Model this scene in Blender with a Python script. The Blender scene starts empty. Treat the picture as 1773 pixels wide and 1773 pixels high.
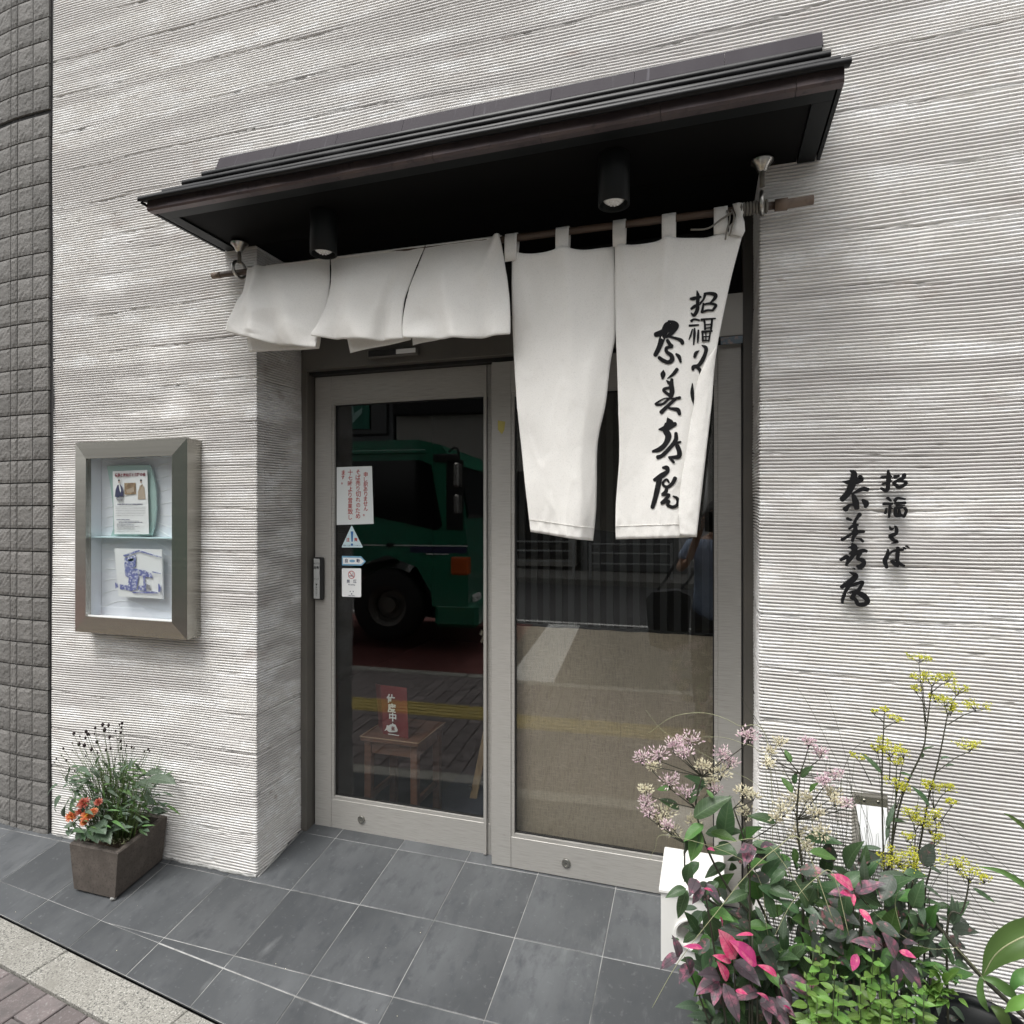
import bpy, math, random
import numpy as np
from mathutils import Vector, Matrix

scene = bpy.context.scene
R = math.radians

# ------------------------------------------------------------------ camera
# x runs along the shop wall, y into the building, z up; the wall face is y = 0
FPX, YAW = 1085.0, -0.306
CAM = np.array([1.8355, -2.065, 1.441])
cam_data = bpy.data.cameras.new('camera')
cam_data.sensor_width = 36.0
cam_data.lens = FPX / 1773.0 * 36.0
cam_data.clip_start = 0.01
cam_data.clip_end = 400
cam = bpy.data.objects.new('camera', cam_data)
scene.collection.objects.link(cam)
cam.location = CAM
cam.rotation_euler = (math.pi / 2 + 0.002, 0, -YAW)
scene.camera = cam

# ------------------------------------------------------------------ sky and sun
SUN_EL, SUN_AZ = 64.0, 205.0      # azimuth: where the light comes from, clockwise from +y
world = bpy.data.worlds.new('World')
scene.world = world
world.use_nodes = True
wn, wl = world.node_tree.nodes, world.node_tree.links
wn.clear()
sky = wn.new('ShaderNodeTexSky')
sky.sky_type = 'NISHITA'
sky.sun_disc = False
sky.sun_elevation = R(SUN_EL)
sky.sun_rotation = R(SUN_AZ)
sky.air_density = 1.0
sky.dust_density = 4.0
sky.ozone_density = 1.0
hsv = wn.new('ShaderNodeHueSaturation')      # overcast: almost no blue
hsv.inputs['Saturation'].default_value = 0.06
bg = wn.new('ShaderNodeBackground')
bg.inputs['Strength'].default_value = 0.15
wo = wn.new('ShaderNodeOutputWorld')
wl.new(sky.outputs[0], hsv.inputs['Color'])
wl.new(hsv.outputs[0], bg.inputs['Color'])
wl.new(bg.outputs[0], wo.inputs['Surface'])
sun_data = bpy.data.lights.new('sun', 'SUN')
sun_data.energy = 1.3
sun_data.angle = R(22)
sun_data.color = (1.0, 0.97, 0.93)
sun = bpy.data.objects.new('sun', sun_data)
scene.collection.objects.link(sun)
az, el = R(SUN_AZ), R(SUN_EL)
sdir = Vector((math.sin(az) * math.cos(el), math.cos(az) * math.cos(el), math.sin(el)))
sun.rotation_euler = sdir.to_track_quat('Z', 'Y').to_euler()

scene.view_settings.view_transform = 'Standard'
scene.view_settings.look = 'None'
scene.view_settings.exposure = 0.86
scene.view_settings.gamma = 1.0
scene.view_settings.use_curve_mapping = False
scene.cycles.max_bounces = 8
scene.cycles.diffuse_bounces = 4
scene.cycles.glossy_bounces = 5
scene.cycles.transparent_max_bounces = 24
scene.cycles.transmission_bounces = 6
scene.cycles.use_denoising = True

rnd = random.Random(7)
COL = scene.collection

# ------------------------------------------------------------------ helpers
_f = np.array([math.sin(YAW) * math.cos(.002), math.cos(YAW) * math.cos(.002), math.sin(.002)])
_r = np.array([math.cos(YAW), -math.sin(YAW), 0.0])
_u = np.cross(_r, _f)
def ray(px, py):
    return _r * (px - 886.5) / FPX - _u * (py - 886.5) / FPX + _f
def at(px, py, Y):
    """the point on the plane y = Y that the photograph shows at (px, py)"""
    d = ray(px, py)
    return Vector(CAM + d * ((Y - CAM[1]) / d[1]))
SL = 0.167
def zf(y):
    """height of the sloping tiled forecourt"""
    return SL * y

class MB:
    """collects geometry for one mesh object"""
    def __init__(s): s.v = []; s.f = []; s.m = []
    def add(s, vs, fs, mi=0):
        o = len(s.v); s.v += [tuple(v) for v in vs]
        s.f += [tuple(i + o for i in f) for f in fs]; s.m += [mi] * len(fs); return s
    def box(s, x0, x1, y0, y1, z0, z1, mi=0, b=0.0):
        if b <= 0:
            vs = [(x0,y0,z0),(x1,y0,z0),(x1,y1,z0),(x0,y1,z0),(x0,y0,z1),(x1,y0,z1),(x1,y1,z1),(x0,y1,z1)]
            return s.add(vs, [(3,2,1,0),(4,5,6,7),(0,1,5,4),(1,2,6,5),(2,3,7,6),(3,0,4,7)], mi)
        # chamfered box: 24 vertices
        import itertools
        vs = []; idx = {}
        for sx, sy, sz in itertools.product((0,1),(0,1),(0,1)):
            c = ((x0,x1)[sx], (y0,y1)[sy], (z0,z1)[sz]); d = (1-2*sx, 1-2*sy, 1-2*sz)
            for a in range(3):
                p = list(c)
                for k in range(3):
                    if k != a: p[k] += d[k]*b
                idx[(sx,sy,sz,a)] = len(vs); vs.append(tuple(p))
        fs = []
        def q(*k): fs.append(tuple(idx[i] for i in k))
        q((0,0,0,2),(0,1,0,2),(1,1,0,2),(1,0,0,2)); q((0,0,1,2),(1,0,1,2),(1,1,1,2),(0,1,1,2))
        q((0,0,0,1),(1,0,0,1),(1,0,1,1),(0,0,1,1)); q((0,1,0,1),(0,1,1,1),(1,1,1,1),(1,1,0,1))
        q((0,0,0,0),(0,0,1,0),(0,1,1,0),(0,1,0,0)); q((1,0,0,0),(1,1,0,0),(1,1,1,0),(1,0,1,0))
        for sy in (0,1):
            for sz in (0,1): q((0,sy,sz,1),(1,sy,sz,1),(1,sy,sz,2),(0,sy,sz,2))
        for sx in (0,1):
            for sz in (0,1): q((sx,0,sz,0),(sx,1,sz,0),(sx,1,sz,2),(sx,0,sz,2))
        for sx in (0,1):
            for sy in (0,1): q((sx,sy,0,0),(sx,sy,1,0),(sx,sy,1,1),(sx,sy,0,1))
        for c in itertools.product((0,1),(0,1),(0,1)): fs.append(tuple(idx[c+(a,)] for a in range(3)))
        return s.add(vs, fs, mi)
    def tube(s, pts, rad, n=8, mi=0, cap=True):
        pts = [Vector(p) for p in pts]
        if not isinstance(rad, (list, tuple)): rad = [rad]*len(pts)
        vs = []; a = None
        for i, p in enumerate(pts):
            t = (pts[min(i+1, len(pts)-1)] - pts[max(i-1, 0)])
            t = t.normalized() if t.length > 1e-9 else Vector((0,0,1))
            if a is None:
                a = Vector((0,0,1)) if abs(t.z) < .9 else Vector((1,0,0))
            a = (a - t*a.dot(t)).normalized(); b = t.cross(a)
            for k in range(n):
                w = 2*math.pi*k/n; vs.append(p + (a*math.cos(w) + b*math.sin(w))*rad[i])
        fs = [(i*n+k, i*n+(k+1)%n, (i+1)*n+(k+1)%n, (i+1)*n+k) for i in range(len(pts)-1) for k in range(n)]
        if cap: fs += [tuple(range(n))[::-1], tuple((len(pts)-1)*n+k for k in range(n))]
        return s.add(vs, fs, mi)
    def lathe(s, prof, n=20, c=(0,0,0), mi=0):
        vs = [(c[0]+r*math.cos(2*math.pi*k/n), c[1]+r*math.sin(2*math.pi*k/n), c[2]+z) for r, z in prof for k in range(n)]
        fs = [(i*n+k, i*n+(k+1)%n, (i+1)*n+(k+1)%n, (i+1)*n+k) for i in range(len(prof)-1) for k in range(n)]
        fs += [tuple(range(n))[::-1], tuple((len(prof)-1)*n+k for k in range(n))]
        return s.add(vs, fs, mi)
    def prism(s, poly, d, mi=0):
        """poly: 3-D points, d: extrusion vector"""
        n = len(poly); poly = [Vector(p) for p in poly]; d = Vector(d)
        return s.add(poly + [p+d for p in poly], [tuple(range(n)), tuple(range(2*n-1, n-1, -1))] + [(i, i+n, (i+1)%n+n, (i+1)%n) for i in range(n)], mi)
    def grid(s, P, mi=0):
        h, w = len(P), len(P[0])
        return s.add([p for row in P for p in row], [(i*w+j, i*w+j+1, (i+1)*w+j+1, (i+1)*w+j) for i in range(h-1) for j in range(w-1)], mi)
    def mesh(s, name, smooth=False):
        me = bpy.data.meshes.new(name); me.from_pydata(s.v, [], s.f)
        if any(s.m): me.polygons.foreach_set('material_index', s.m)
        if smooth: me.polygons.foreach_set('use_smooth', [True]*len(s.f))
        me.update(); return me
    def build(s, name, mats, parent=None, smooth=False, fix=True):
        me = s.mesh(name, smooth)
        if fix:
            import bmesh
            bm = bmesh.new(); bm.from_mesh(me); bmesh.ops.recalc_face_normals(bm, faces=bm.faces); bm.to_mesh(me); bm.free()
        for m in (mats if isinstance(mats, (list, tuple)) else [mats]): me.materials.append(m)
        return link(name, me, parent)

def link(name, data, parent=None):
    o = bpy.data.objects.new(name, data); COL.objects.link(o)
    if parent is not None: o.parent = parent
    return o
def tag(o, label=None, cat=None, group=None, kind=None):
    if label: o['label'] = label
    if cat: o['category'] = cat
    if group: o['group'] = group
    if kind: o['kind'] = kind
    return o
def empty(name, loc=(0,0,0), label=None, cat=None, group=None, kind=None, rz=0):
    o = link(name, None); o.location = loc; o.rotation_euler = (0,0,rz); o.empty_display_size = .1
    return tag(o, label, cat, group, kind)

def catmull(pts, n=6):
    """smooth polyline through points of any dimension"""
    P = [np.array(p, float) for p in pts]
    if len(P) < 3:
        return [P[0] + (P[-1]-P[0])*t for t in np.linspace(0, 1, n+1)]
    P = [2*P[0]-P[1]] + P + [2*P[-1]-P[-2]]
    out = []
    for i in range(1, len(P)-2):
        for k in range(n):
            t = k/n; a, b, c, d = P[i-1:i+3]
            out.append(.5*((2*b) + (c-a)*t + (2*a-5*b+4*c-d)*t*t + (3*b-a-3*c+d)*t**3))
    out.append(P[-2]); return out

def vnoise(x, y, seed=0):
    """smooth value noise in -1..1 on numpy arrays"""
    xi, yi = np.floor(x).astype(np.int64), np.floor(y).astype(np.int64)
    xf, yf = x-xi, y-yi
    def h(a, b):
        n = (a*374761393 + b*668265263 + seed*1442695041) & 0xffffffff
        n = ((n ^ (n >> 13))*1274126177) & 0xffffffff
        n = n ^ (n >> 16)
        return (n & 0xffff)/32767.5 - 1.0
    u, v = xf*xf*(3-2*xf), yf*yf*(3-2*yf)
    return (h(xi,yi)*(1-u)+h(xi+1,yi)*u)*(1-v) + (h(xi,yi+1)*(1-u)+h(xi+1,yi+1)*u)*v

# ------------------------------------------------------------------ materials
def mat(name, col=(.5,.5,.5), rough=.6, metal=0.0, spec=.5, noise=None, bump=None, coat=0.0, trans=None, emit=None, vary=0.0, shift=False):
    """noise = list of (scale, colour, low, high, stretch) layers mixed over the base; bump = (scale, strength, distance)"""
    m = bpy.data.materials.new(name); m.use_nodes = True
    nt = m.node_tree; N, L = nt.nodes, nt.links; N.clear()
    out = N.new('ShaderNodeOutputMaterial'); b = N.new('ShaderNodeBsdfPrincipled')
    L.new(b.outputs[0], out.inputs['Surface'])
    b.inputs['Base Color'].default_value = (*col, 1); b.inputs['Roughness'].default_value = rough
    b.inputs['Metallic'].default_value = metal; b.inputs['Specular IOR Level'].default_value = spec
    if coat: b.inputs['Coat Weight'].default_value = coat; b.inputs['Coat Roughness'].default_value = .08
    tc = N.new('ShaderNodeTexCoord'); src = None; vec = tc.outputs['Object']; oi = None
    if vary or shift: oi = N.new('ShaderNodeObjectInfo')
    if shift:
        va = N.new('ShaderNodeVectorMath'); va.operation = 'MULTIPLY_ADD'; va.inputs[1].default_value = (31, 17, 23); L.new(oi.outputs['Random'], va.inputs[0]); L.new(tc.outputs['Object'], va.inputs[2]); vec = va.outputs[0]
    for layer in (noise or []):
        sc, c, lo, hi = layer[:4]; st = layer[4] if len(layer) > 4 else (1,1,1)
        mp = N.new('ShaderNodeMapping'); mp.inputs['Scale'].default_value = st
        L.new(vec, mp.inputs['Vector'])
        nz = N.new('ShaderNodeTexNoise'); nz.inputs['Scale'].default_value = sc; nz.inputs['Detail'].default_value = 6
        nz.inputs['Roughness'].default_value = .6
        L.new(mp.outputs[0], nz.inputs['Vector'])
        mr = N.new('ShaderNodeMapRange'); mr.inputs['From Min'].default_value = lo; mr.inputs['From Max'].default_value = hi
        L.new(nz.outputs['Fac'], mr.inputs['Value'])
        mx = N.new('ShaderNodeMix'); mx.data_type = 'RGBA'
        L.new(mr.outputs[0], mx.inputs['Factor'])
        if src is None: mx.inputs['A'].default_value = (*col, 1)
        else: L.new(src, mx.inputs['A'])
        mx.inputs['B'].default_value = (*c, 1); src = mx.outputs['Result']
    if vary:
        h = N.new('ShaderNodeHueSaturation'); mv = N.new('ShaderNodeMapRange'); mv.inputs['To Min'].default_value = 1-vary; mv.inputs['To Max'].default_value = 1+vary
        L.new(oi.outputs['Random'], mv.inputs['Value']); L.new(mv.outputs[0], h.inputs['Value'])
        if src is None: h.inputs['Color'].default_value = (*col, 1)
        else: L.new(src, h.inputs['Color'])
        src = h.outputs[0]
    if src is not None: L.new(src, b.inputs['Base Color'])
    if bump:
        nz = N.new('ShaderNodeTexNoise'); nz.inputs['Scale'].default_value = bump[0]; nz.inputs['Detail'].default_value = 5
        L.new(tc.outputs['Object'], nz.inputs['Vector'])
        bp = N.new('ShaderNodeBump'); bp.inputs['Strength'].default_value = bump[1]; bp.inputs['Distance'].default_value = bump[2]
        L.new(nz.outputs['Fac'], bp.inputs['Height']); L.new(bp.outputs[0], b.inputs['Normal'])
    if trans:                       # light shining through thin cloth or leaves
        t = N.new('ShaderNodeBsdfTranslucent'); t.inputs['Color'].default_value = (*trans[0], 1)
        ms = N.new('ShaderNodeMixShader'); ms.inputs[0].default_value = trans[1]
        L.new(b.outputs[0], ms.inputs[1]); L.new(t.outputs[0], ms.inputs[2]); L.new(ms.outputs[0], out.inputs['Surface'])
        if src is not None: L.new(src, t.inputs['Color'])
    if emit: b.inputs['Emission Color'].default_value = (*emit[0], 1); b.inputs['Emission Strength'].default_value = emit[1]
    return m

def glass_mat(name, tint=(.93,.95,.94), rough=0.0, ior=1.52):
    """clear sheet glass: each face reflects by Fresnel, the rest passes straight through"""
    m = bpy.data.materials.new(name); m.use_nodes = True
    nt = m.node_tree; N, L = nt.nodes, nt.links; N.clear()
    out = N.new('ShaderNodeOutputMaterial'); tr = N.new('ShaderNodeBsdfTransparent'); gl = N.new('ShaderNodeBsdfGlossy')
    tr.inputs[0].default_value = (*tint, 1); gl.inputs['Roughness'].default_value = rough
    ge = N.new('ShaderNodeNewGeometry'); mr = N.new('ShaderNodeMapRange')
    mr.inputs['To Min'].default_value = ior; mr.inputs['To Max'].default_value = 1/ior
    L.new(ge.outputs['Backfacing'], mr.inputs['Value'])
    fr = N.new('ShaderNodeFresnel'); L.new(mr.outputs[0], fr.inputs['IOR'])
    ms = N.new('ShaderNodeMixShader'); L.new(fr.outputs[0], ms.inputs[0]); L.new(tr.outputs[0], ms.inputs[1]); L.new(gl.outputs[0], ms.inputs[2])
    L.new(ms.outputs[0], out.inputs['Surface']); return m

def leaf_mat(name, base, vein, edge=None, edge_lo=.45, edge_hi=.6, rough=.45, vs=55, trans=.25, nscale=18):
    """leaf: colour in leaf coordinates (x along, y across) with midrib, side veins and blotches"""
    m = bpy.data.materials.new(name); m.use_nodes = True
    nt = m.node_tree; N, L = nt.nodes, nt.links; N.clear()
    out = N.new('ShaderNodeOutputMaterial'); b = N.new('ShaderNodeBsdfPrincipled'); b.inputs['Roughness'].default_value = rough
    tc = N.new('ShaderNodeTexCoord'); sp = N.new('ShaderNodeSeparateXYZ'); L.new(tc.outputs['Object'], sp.inputs[0])
    def mt(op, a, c=None):
        n = N.new('ShaderNodeMath'); n.operation = op
        for i, q in enumerate((a, c)):
            if q is None: continue
            if isinstance(q, (int, float)): n.inputs[i].default_value = q
            else: L.new(q, n.inputs[i])
        return n.outputs[0]
    ay = mt('ABSOLUTE', sp.outputs['Y'])
    mid = mt('LESS_THAN', ay, .012)
    sv = mt('GREATER_THAN', mt('SINE', mt('SUBTRACT', mt('MULTIPLY', sp.outputs['X'], vs), mt('MULTIPLY', ay, vs*.9))), .86)
    vv = mt('MAXIMUM', mid, mt('MULTIPLY', sv, .45))
    oi = N.new('ShaderNodeObjectInfo')
    nz = N.new('ShaderNodeTexNoise'); nz.noise_dimensions = '4D'; nz.inputs['Scale'].default_value = nscale*.25; nz.inputs['Detail'].default_value = 4
    L.new(tc.outputs['Object'], nz.inputs['Vector']); L.new(mt('MULTIPLY', oi.outputs['Random'], 37), nz.inputs['W'])
    hs = N.new('ShaderNodeHueSaturation'); hs.inputs['Color'].default_value = (*base, 1)
    L.new(mt('ADD', mt('MULTIPLY', oi.outputs['Random'], .5), .75), hs.inputs['Value'])
    L.new(mt('ADD', mt('MULTIPLY', oi.outputs['Random'], .03), .485), hs.inputs['Hue'])
    src = hs.outputs[0]
    if edge:
        mr = N.new('ShaderNodeMapRange'); mr.inputs['From Min'].default_value = edge_lo; mr.inputs['From Max'].default_value = edge_hi
        L.new(mt('ADD', nz.outputs['Fac'], mt('MULTIPLY', mt('SUBTRACT', oi.outputs['Random'], .5), .12)), mr.inputs['Value'])
        mx = N.new('ShaderNodeMix'); mx.data_type = 'RGBA'; L.new(mr.outputs[0], mx.inputs['Factor'])
        L.new(src, mx.inputs['A']); mx.inputs['B'].default_value = (*edge, 1); src = mx.outputs['Result']
    mx = N.new('ShaderNodeMix'); mx.data_type = 'RGBA'; L.new(mt('MULTIPLY', vv, .6), mx.inputs['Factor'])
    L.new(src, mx.inputs['A']); mx.inputs['B'].default_value = (*vein, 1)
    L.new(mx.outputs['Result'], b.inputs['Base Color'])
    bp = N.new('ShaderNodeBump'); bp.inputs['Strength'].default_value = .5; bp.inputs['Distance'].default_value = .002; bp.invert = True
    L.new(vv, bp.inputs['Height']); L.new(bp.outputs[0], b.inputs['Normal'])
    t = N.new('ShaderNodeBsdfTranslucent'); L.new(mx.outputs['Result'], t.inputs['Color'])
    ms = N.new('ShaderNodeMixShader'); ms.inputs[0].default_value = trans
    L.new(b.outputs[0], ms.inputs[1]); L.new(t.outputs[0], ms.inputs[2]); L.new(ms.outputs[0], out.inputs['Surface'])
    return m

M = {}
M['plaster'] = mat('combed_plaster', (.71,.695,.67), .9, spec=.2,
    noise=[(1.3,(.62,.595,.57),.46,.70,(1,1,1.5)), (4.2,(.80,.795,.785),.50,.60,(1,1,2.6)), (11,(.80,.80,.79),.56,.64,(.6,1,3.5)), (2.4,(.57,.552,.535),.47,.57,(.22,1,3.2)), (5.5,(.50,.455,.43),.60,.74,(.8,1,1.8)), (15,(.45,.40,.37),.66,.76,(.8,1,1.6)), (46,(.36,.33,.30),.70,.80), (90,(.60,.59,.575),.5,.75)], bump=(260,.45,.002))
M['splitface'] = mat('split_face_tile', (.155,.15,.142), .85, spec=.3, noise=[(14,(.185,.178,.17),.4,.7),(90,(.115,.11,.105),.5,.75)], bump=(95,.9,.004), vary=.13, shift=True)
M['mortar'] = mat('dark_mortar', (.035,.034,.034), .9)
M['floor_tile'] = mat('slate_floor_tile', (.056,.060,.064), .44, spec=.45, noise=[(2.6,(.098,.103,.108),.42,.66,(1,.55,1)),(26,(.05,.054,.059),.5,.72,(1,.5,1)),(9,(.15,.156,.16),.62,.84,(1.4,.45,1)),(55,(.11,.115,.12),.6,.74)], bump=(120,.12,.001), vary=.10, shift=True)
M['grout'] = mat('pale_grout', (.34,.34,.33), .9, noise=[(4,(.11,.11,.108),.44,.60),(30,(.2,.2,.19),.5,.7)])
M['granite'] = mat('granite', (.27,.262,.235), .8, noise=[(150,(.10,.098,.09),.50,.60),(210,(.55,.54,.50),.57,.66),(6,(.20,.192,.17),.5,.75)], bump=(180,.5,.002), vary=.06)
M['paver'] = mat('brown_paver', (.15,.128,.126), .9, noise=[(130,(.25,.235,.23),.55,.7),(12,(.095,.087,.085),.45,.7)], bump=(160,.6,.002), vary=.22, shift=True)
M['asphalt'] = mat('asphalt', (.06,.06,.062), .9, noise=[(120,(.1,.1,.1),.5,.7)], bump=(150,.5,.003))
M['red_road'] = mat('red_road_surface', (.16,.045,.04), .9, noise=[(40,(.1,.04,.035),.45,.7)])
M['white_paint'] = mat('road_paint', (.65,.65,.63), .8, noise=[(30,(.3,.3,.3),.6,.75)])
M['tactile'] = mat('yellow_tactile', (.42,.33,.10), .85, noise=[(20,(.3,.25,.1),.45,.7)])
M['bronze'] = mat('bronze_fascia', (.095,.076,.08), .42, .55, noise=[(9,(.13,.10,.095),.45,.7),(40,(.06,.05,.055),.55,.75)], bump=(6,.25,.004))
M['flashing'] = mat('streaked_flashing', (.030,.025,.031), .65, 0, spec=.15, noise=[(9,(.035,.03,.036),.42,.62,(1,.2,.3)),(38,(.11,.105,.12),.63,.78,(1,.02,.03))])
M['roofing'] = mat('black_roof_sheet', (.010,.010,.011), .42, 0, spec=.24, noise=[(5,(.018,.018,.021),.5,.8)], bump=(4,.3,.006))
M['black_board'] = mat('black_soffit', (.0035,.0035,.0035), .7, spec=.12)
M['black_metal'] = mat('black_lamp_metal', (.006,.0075,.008), .45, spec=.22)
M['chrome'] = mat('worn_chrome', (.5,.49,.46), .3, 1.0, noise=[(60,(.2,.18,.16),.5,.7)])
M['bulb'] = mat('unlit_bulb', (.75,.74,.72), .25)
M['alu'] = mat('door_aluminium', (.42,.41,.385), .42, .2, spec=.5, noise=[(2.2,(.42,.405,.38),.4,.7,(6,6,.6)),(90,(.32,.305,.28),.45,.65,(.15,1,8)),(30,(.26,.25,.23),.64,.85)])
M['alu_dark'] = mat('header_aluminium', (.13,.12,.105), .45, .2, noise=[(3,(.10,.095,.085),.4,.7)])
M['gasket'] = mat('black_gasket', (.012,.012,.012), .6)
M['steel'] = mat('brushed_steel', (.36,.35,.315), .25, .9, noise=[(3,(.42,.41,.37),.35,.7,(.4,.4,30))])
M['white_board'] = mat('case_backing', (.74,.76,.80), .6)
M['cloth'] = mat('noren_cotton', (.87,.855,.82), .95, spec=.1, noise=[(3,(.79,.775,.735),.5,.75),(7,(.70,.67,.61),.66,.82),(300,(.72,.71,.68),.5,.8)], bump=(9,.55,.006), trans=((.78,.76,.71),.18))
M['ink'] = mat('black_ink', (.006,.006,.007), .7, spec=.2)
M['wood_dark'] = mat('dark_bamboo', (.05,.032,.022), .5, noise=[(12,(.09,.055,.035),.45,.7,(.3,3,3))])
M['rope'] = mat('grey_cord', (.17,.16,.14), .9)
M['rod_end'] = mat('pale_bamboo_end', (.16,.115,.085), .6, noise=[(20,(.09,.06,.045),.5,.7)])
M['planter'] = mat('brown_stone_planter', (.075,.062,.052), .8, noise=[(18,(.105,.088,.075),.45,.7),(120,(.045,.038,.033),.5,.7),(8,(.16,.14,.12),.68,.8)], bump=(120,.3,.002))
M['soil'] = mat('soil', (.07,.05,.035), .95, noise=[(80,(.2,.15,.09),.55,.65)], bump=(90,1,.01))
M['white_block'] = mat('white_painted_block', (.82,.81,.78), .7, noise=[(5,(.66,.65,.61),.55,.8)])
M['sign_white'] = mat('wall_light_white', (.86,.87,.88), .5)
M['alu_light'] = mat('pale_aluminium', (.66,.65,.62), .5, noise=[(3,(.58,.57,.54),.4,.7)])
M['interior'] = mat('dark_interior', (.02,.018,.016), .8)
M['int_floor'] = mat('interior_floor', (.03,.03,.032), .6, noise=[(6,(.045,.045,.05),.45,.7)])
M['mat_blue'] = mat('entrance_mat', (.05,.055,.075), .95, noise=[(150,(.10,.105,.13),.5,.7)], bump=(200,.8,.004))
M['shade'] = mat('beige_roller_shade', (.46,.385,.30), .95, noise=[(30,(.36,.30,.235),.45,.62,(10,1,1)),(30,(.54,.46,.365),.5,.7,(1,1,10)),(4,(.40,.34,.26),.5,.7)], trans=((.3,.25,.17),.15))
M['stripe'] = mat('grey_screen', (.055,.055,.055), .6)
M['stripe2'] = mat('grey_screen_light', (.065,.065,.066), .6)
M['stool_wood'] = mat('brown_stool_wood', (.135,.066,.042), .4, noise=[(8,(.08,.038,.024),.45,.7,(1,6,6))], coat=.3)
M['stool_edge'] = mat('worn_stool_edge', (.36,.25,.16), .5)
M['easel_wood'] = mat('easel_wood', (.3,.21,.12), .5, noise=[(9,(.2,.13,.07),.45,.7,(6,6,1))])
M['sign_red'] = mat('dark_red_sign', (.17,.018,.022), .4)
M['white'] = mat('print_white', (.84,.85,.85), .5)
M['paper'] = mat('notice_paper', (.74,.78,.78), .7)
M['red_pen'] = mat('red_pen', (.42,.035,.03), .7)
M['glass'] = glass_mat('door_glass', (.88,.89,.88), ior=1.72)
M['case_glass'] = glass_mat('case_glass', (.95,.96,.96))
M['green_glass'] = mat('pale_green_plaque', (.36,.50,.47), .3, spec=.6)
M['blue'] = mat('sticker_blue', (.03,.16,.42), .5)
M['blue_light'] = mat('sticker_light_blue', (.20,.42,.60), .5)
M['pale_blue'] = mat('sticker_pale_blue', (.62,.78,.82), .5)
M['dark_red'] = mat('print_dark_red', (.2,.012,.03), .6)
M['red'] = mat('print_red', (.45,.03,.03), .6)
M['navy'] = mat('print_navy', (.03,.035,.10), .6)
M['print_blue'] = mat('print_photo_blue', (.17,.19,.42), .5, noise=[(90,(.70,.72,.82),.50,.60),(170,(.05,.06,.20),.56,.66)])
M['tan'] = mat('print_tan', (.42,.34,.26), .6)
M['brown_print'] = mat('print_brown', (.22,.14,.08), .6, noise=[(150,(.5,.38,.22),.5,.65)])
M['grey_print'] = mat('print_grey', (.30,.30,.32), .6)
M['skin_print'] = mat('print_skin', (.55,.38,.30), .6)
M['yellow_tape'] = mat('yellow_tape', (.42,.36,.10), .6)
M['sticker_strip'] = mat('silver_sticker', (.20,.27,.33), .4, noise=[(60,(.45,.35,.32),.5,.65)])
M['grey_switch'] = mat('switch_face', (.42,.43,.42), .4)
M['truck_green'] = mat('truck_green', (.009,.19,.105), .3, coat=.8)
M['rubber'] = mat('rubber', (.015,.015,.015), .8)
M['dark_glass'] = mat('dark_window', (.004,.005,.005), .05, spec=.8)
M['orange'] = mat('orange_lens', (.6,.12,.02), .25)
M['building_grey'] = mat('opposite_tile', (.40,.385,.35), .8)
M['building_dark'] = mat('opposite_dark', (.13,.135,.14), .8)
M['concrete'] = mat('concrete', (.3,.29,.27), .9, noise=[(8,(.2,.19,.18),.5,.7)])
M['steel_rail'] = mat('rail_paint', (.42,.43,.43), .5)
M['sign_green'] = mat('shop_sign_green', (.02,.16,.11), .5)
M['sign_teal'] = mat('shop_sign_pale', (.35,.55,.5), .5)
M['skin'] = mat('skin', (.42,.25,.17), .5, spec=.35)
M['hair'] = mat('black_hair', (.012,.01,.009), .6)
M['shirt'] = mat('blue_shirt', (.38,.47,.64), .9, noise=[(12,(.28,.36,.52),.45,.7)])
M['trousers'] = mat('dark_trousers', (.03,.03,.035), .9)
M['bag'] = mat('black_bag', (.012,.013,.018), .7)
# foliage
M['leaf_dark'] = leaf_mat('dark_green_leaf', (.052,.105,.042), (.12,.19,.09), rough=.45)
M['leaf_mid'] = leaf_mat('mid_green_leaf', (.075,.165,.04), (.14,.24,.08), rough=.55)
M['leaf_mint'] = leaf_mat('mint_leaf', (.145,.275,.055), (.24,.38,.12), trans=.3)
M['leaf_grey'] = leaf_mat('grey_green_leaf', (.085,.13,.082), (.15,.2,.14))
M['leaf_purple'] = leaf_mat('purple_pink_leaf', (.115,.092,.105), (.055,.035,.05), edge=(.36,.13,.19), edge_lo=.50, edge_hi=.66)
M['leaf_purple2'] = leaf_mat('olive_purple_leaf', (.06,.08,.06), (.03,.04,.03), edge=(.34,.13,.15), edge_lo=.56, edge_hi=.7)
M['leaf_pink'] = leaf_mat('bright_pink_leaf', (.56,.05,.19), (.36,.03,.12), edge=(.66,.20,.27), edge_lo=.45, edge_hi=.65)
M['leaf_big'] = leaf_mat('broad_green_leaf', (.085,.15,.04), (.2,.28,.1), vs=20)
M['stem'] = mat('green_stem', (.05,.075,.025), .6)
M['stem_dark'] = mat('dark_stem', (.035,.035,.022), .6)
M['straw'] = mat('pale_grass_blade', (.32,.33,.19), .6)
M['grass_green'] = mat('green_grass_blade', (.09,.15,.04), .55, trans=((.1,.16,.04),.2))
M['yellow_floret'] = mat('yellow_floret', (.70,.68,.06), .7, noise=[(120,(.35,.42,.05),.5,.65)], trans=((.6,.6,.1),.25))
M['pink_floret'] = mat('pink_floret', (.72,.52,.60), .8, noise=[(90,(.82,.76,.70),.46,.6)], trans=((.6,.45,.5),.25))
M['cream_floret'] = mat('cream_floret', (.78,.74,.56), .8, noise=[(90,(.62,.54,.38),.48,.65)], trans=((.6,.55,.4),.25))
M['burnet'] = mat('dark_seed_head', (.018,.010,.012), .8)
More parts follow.
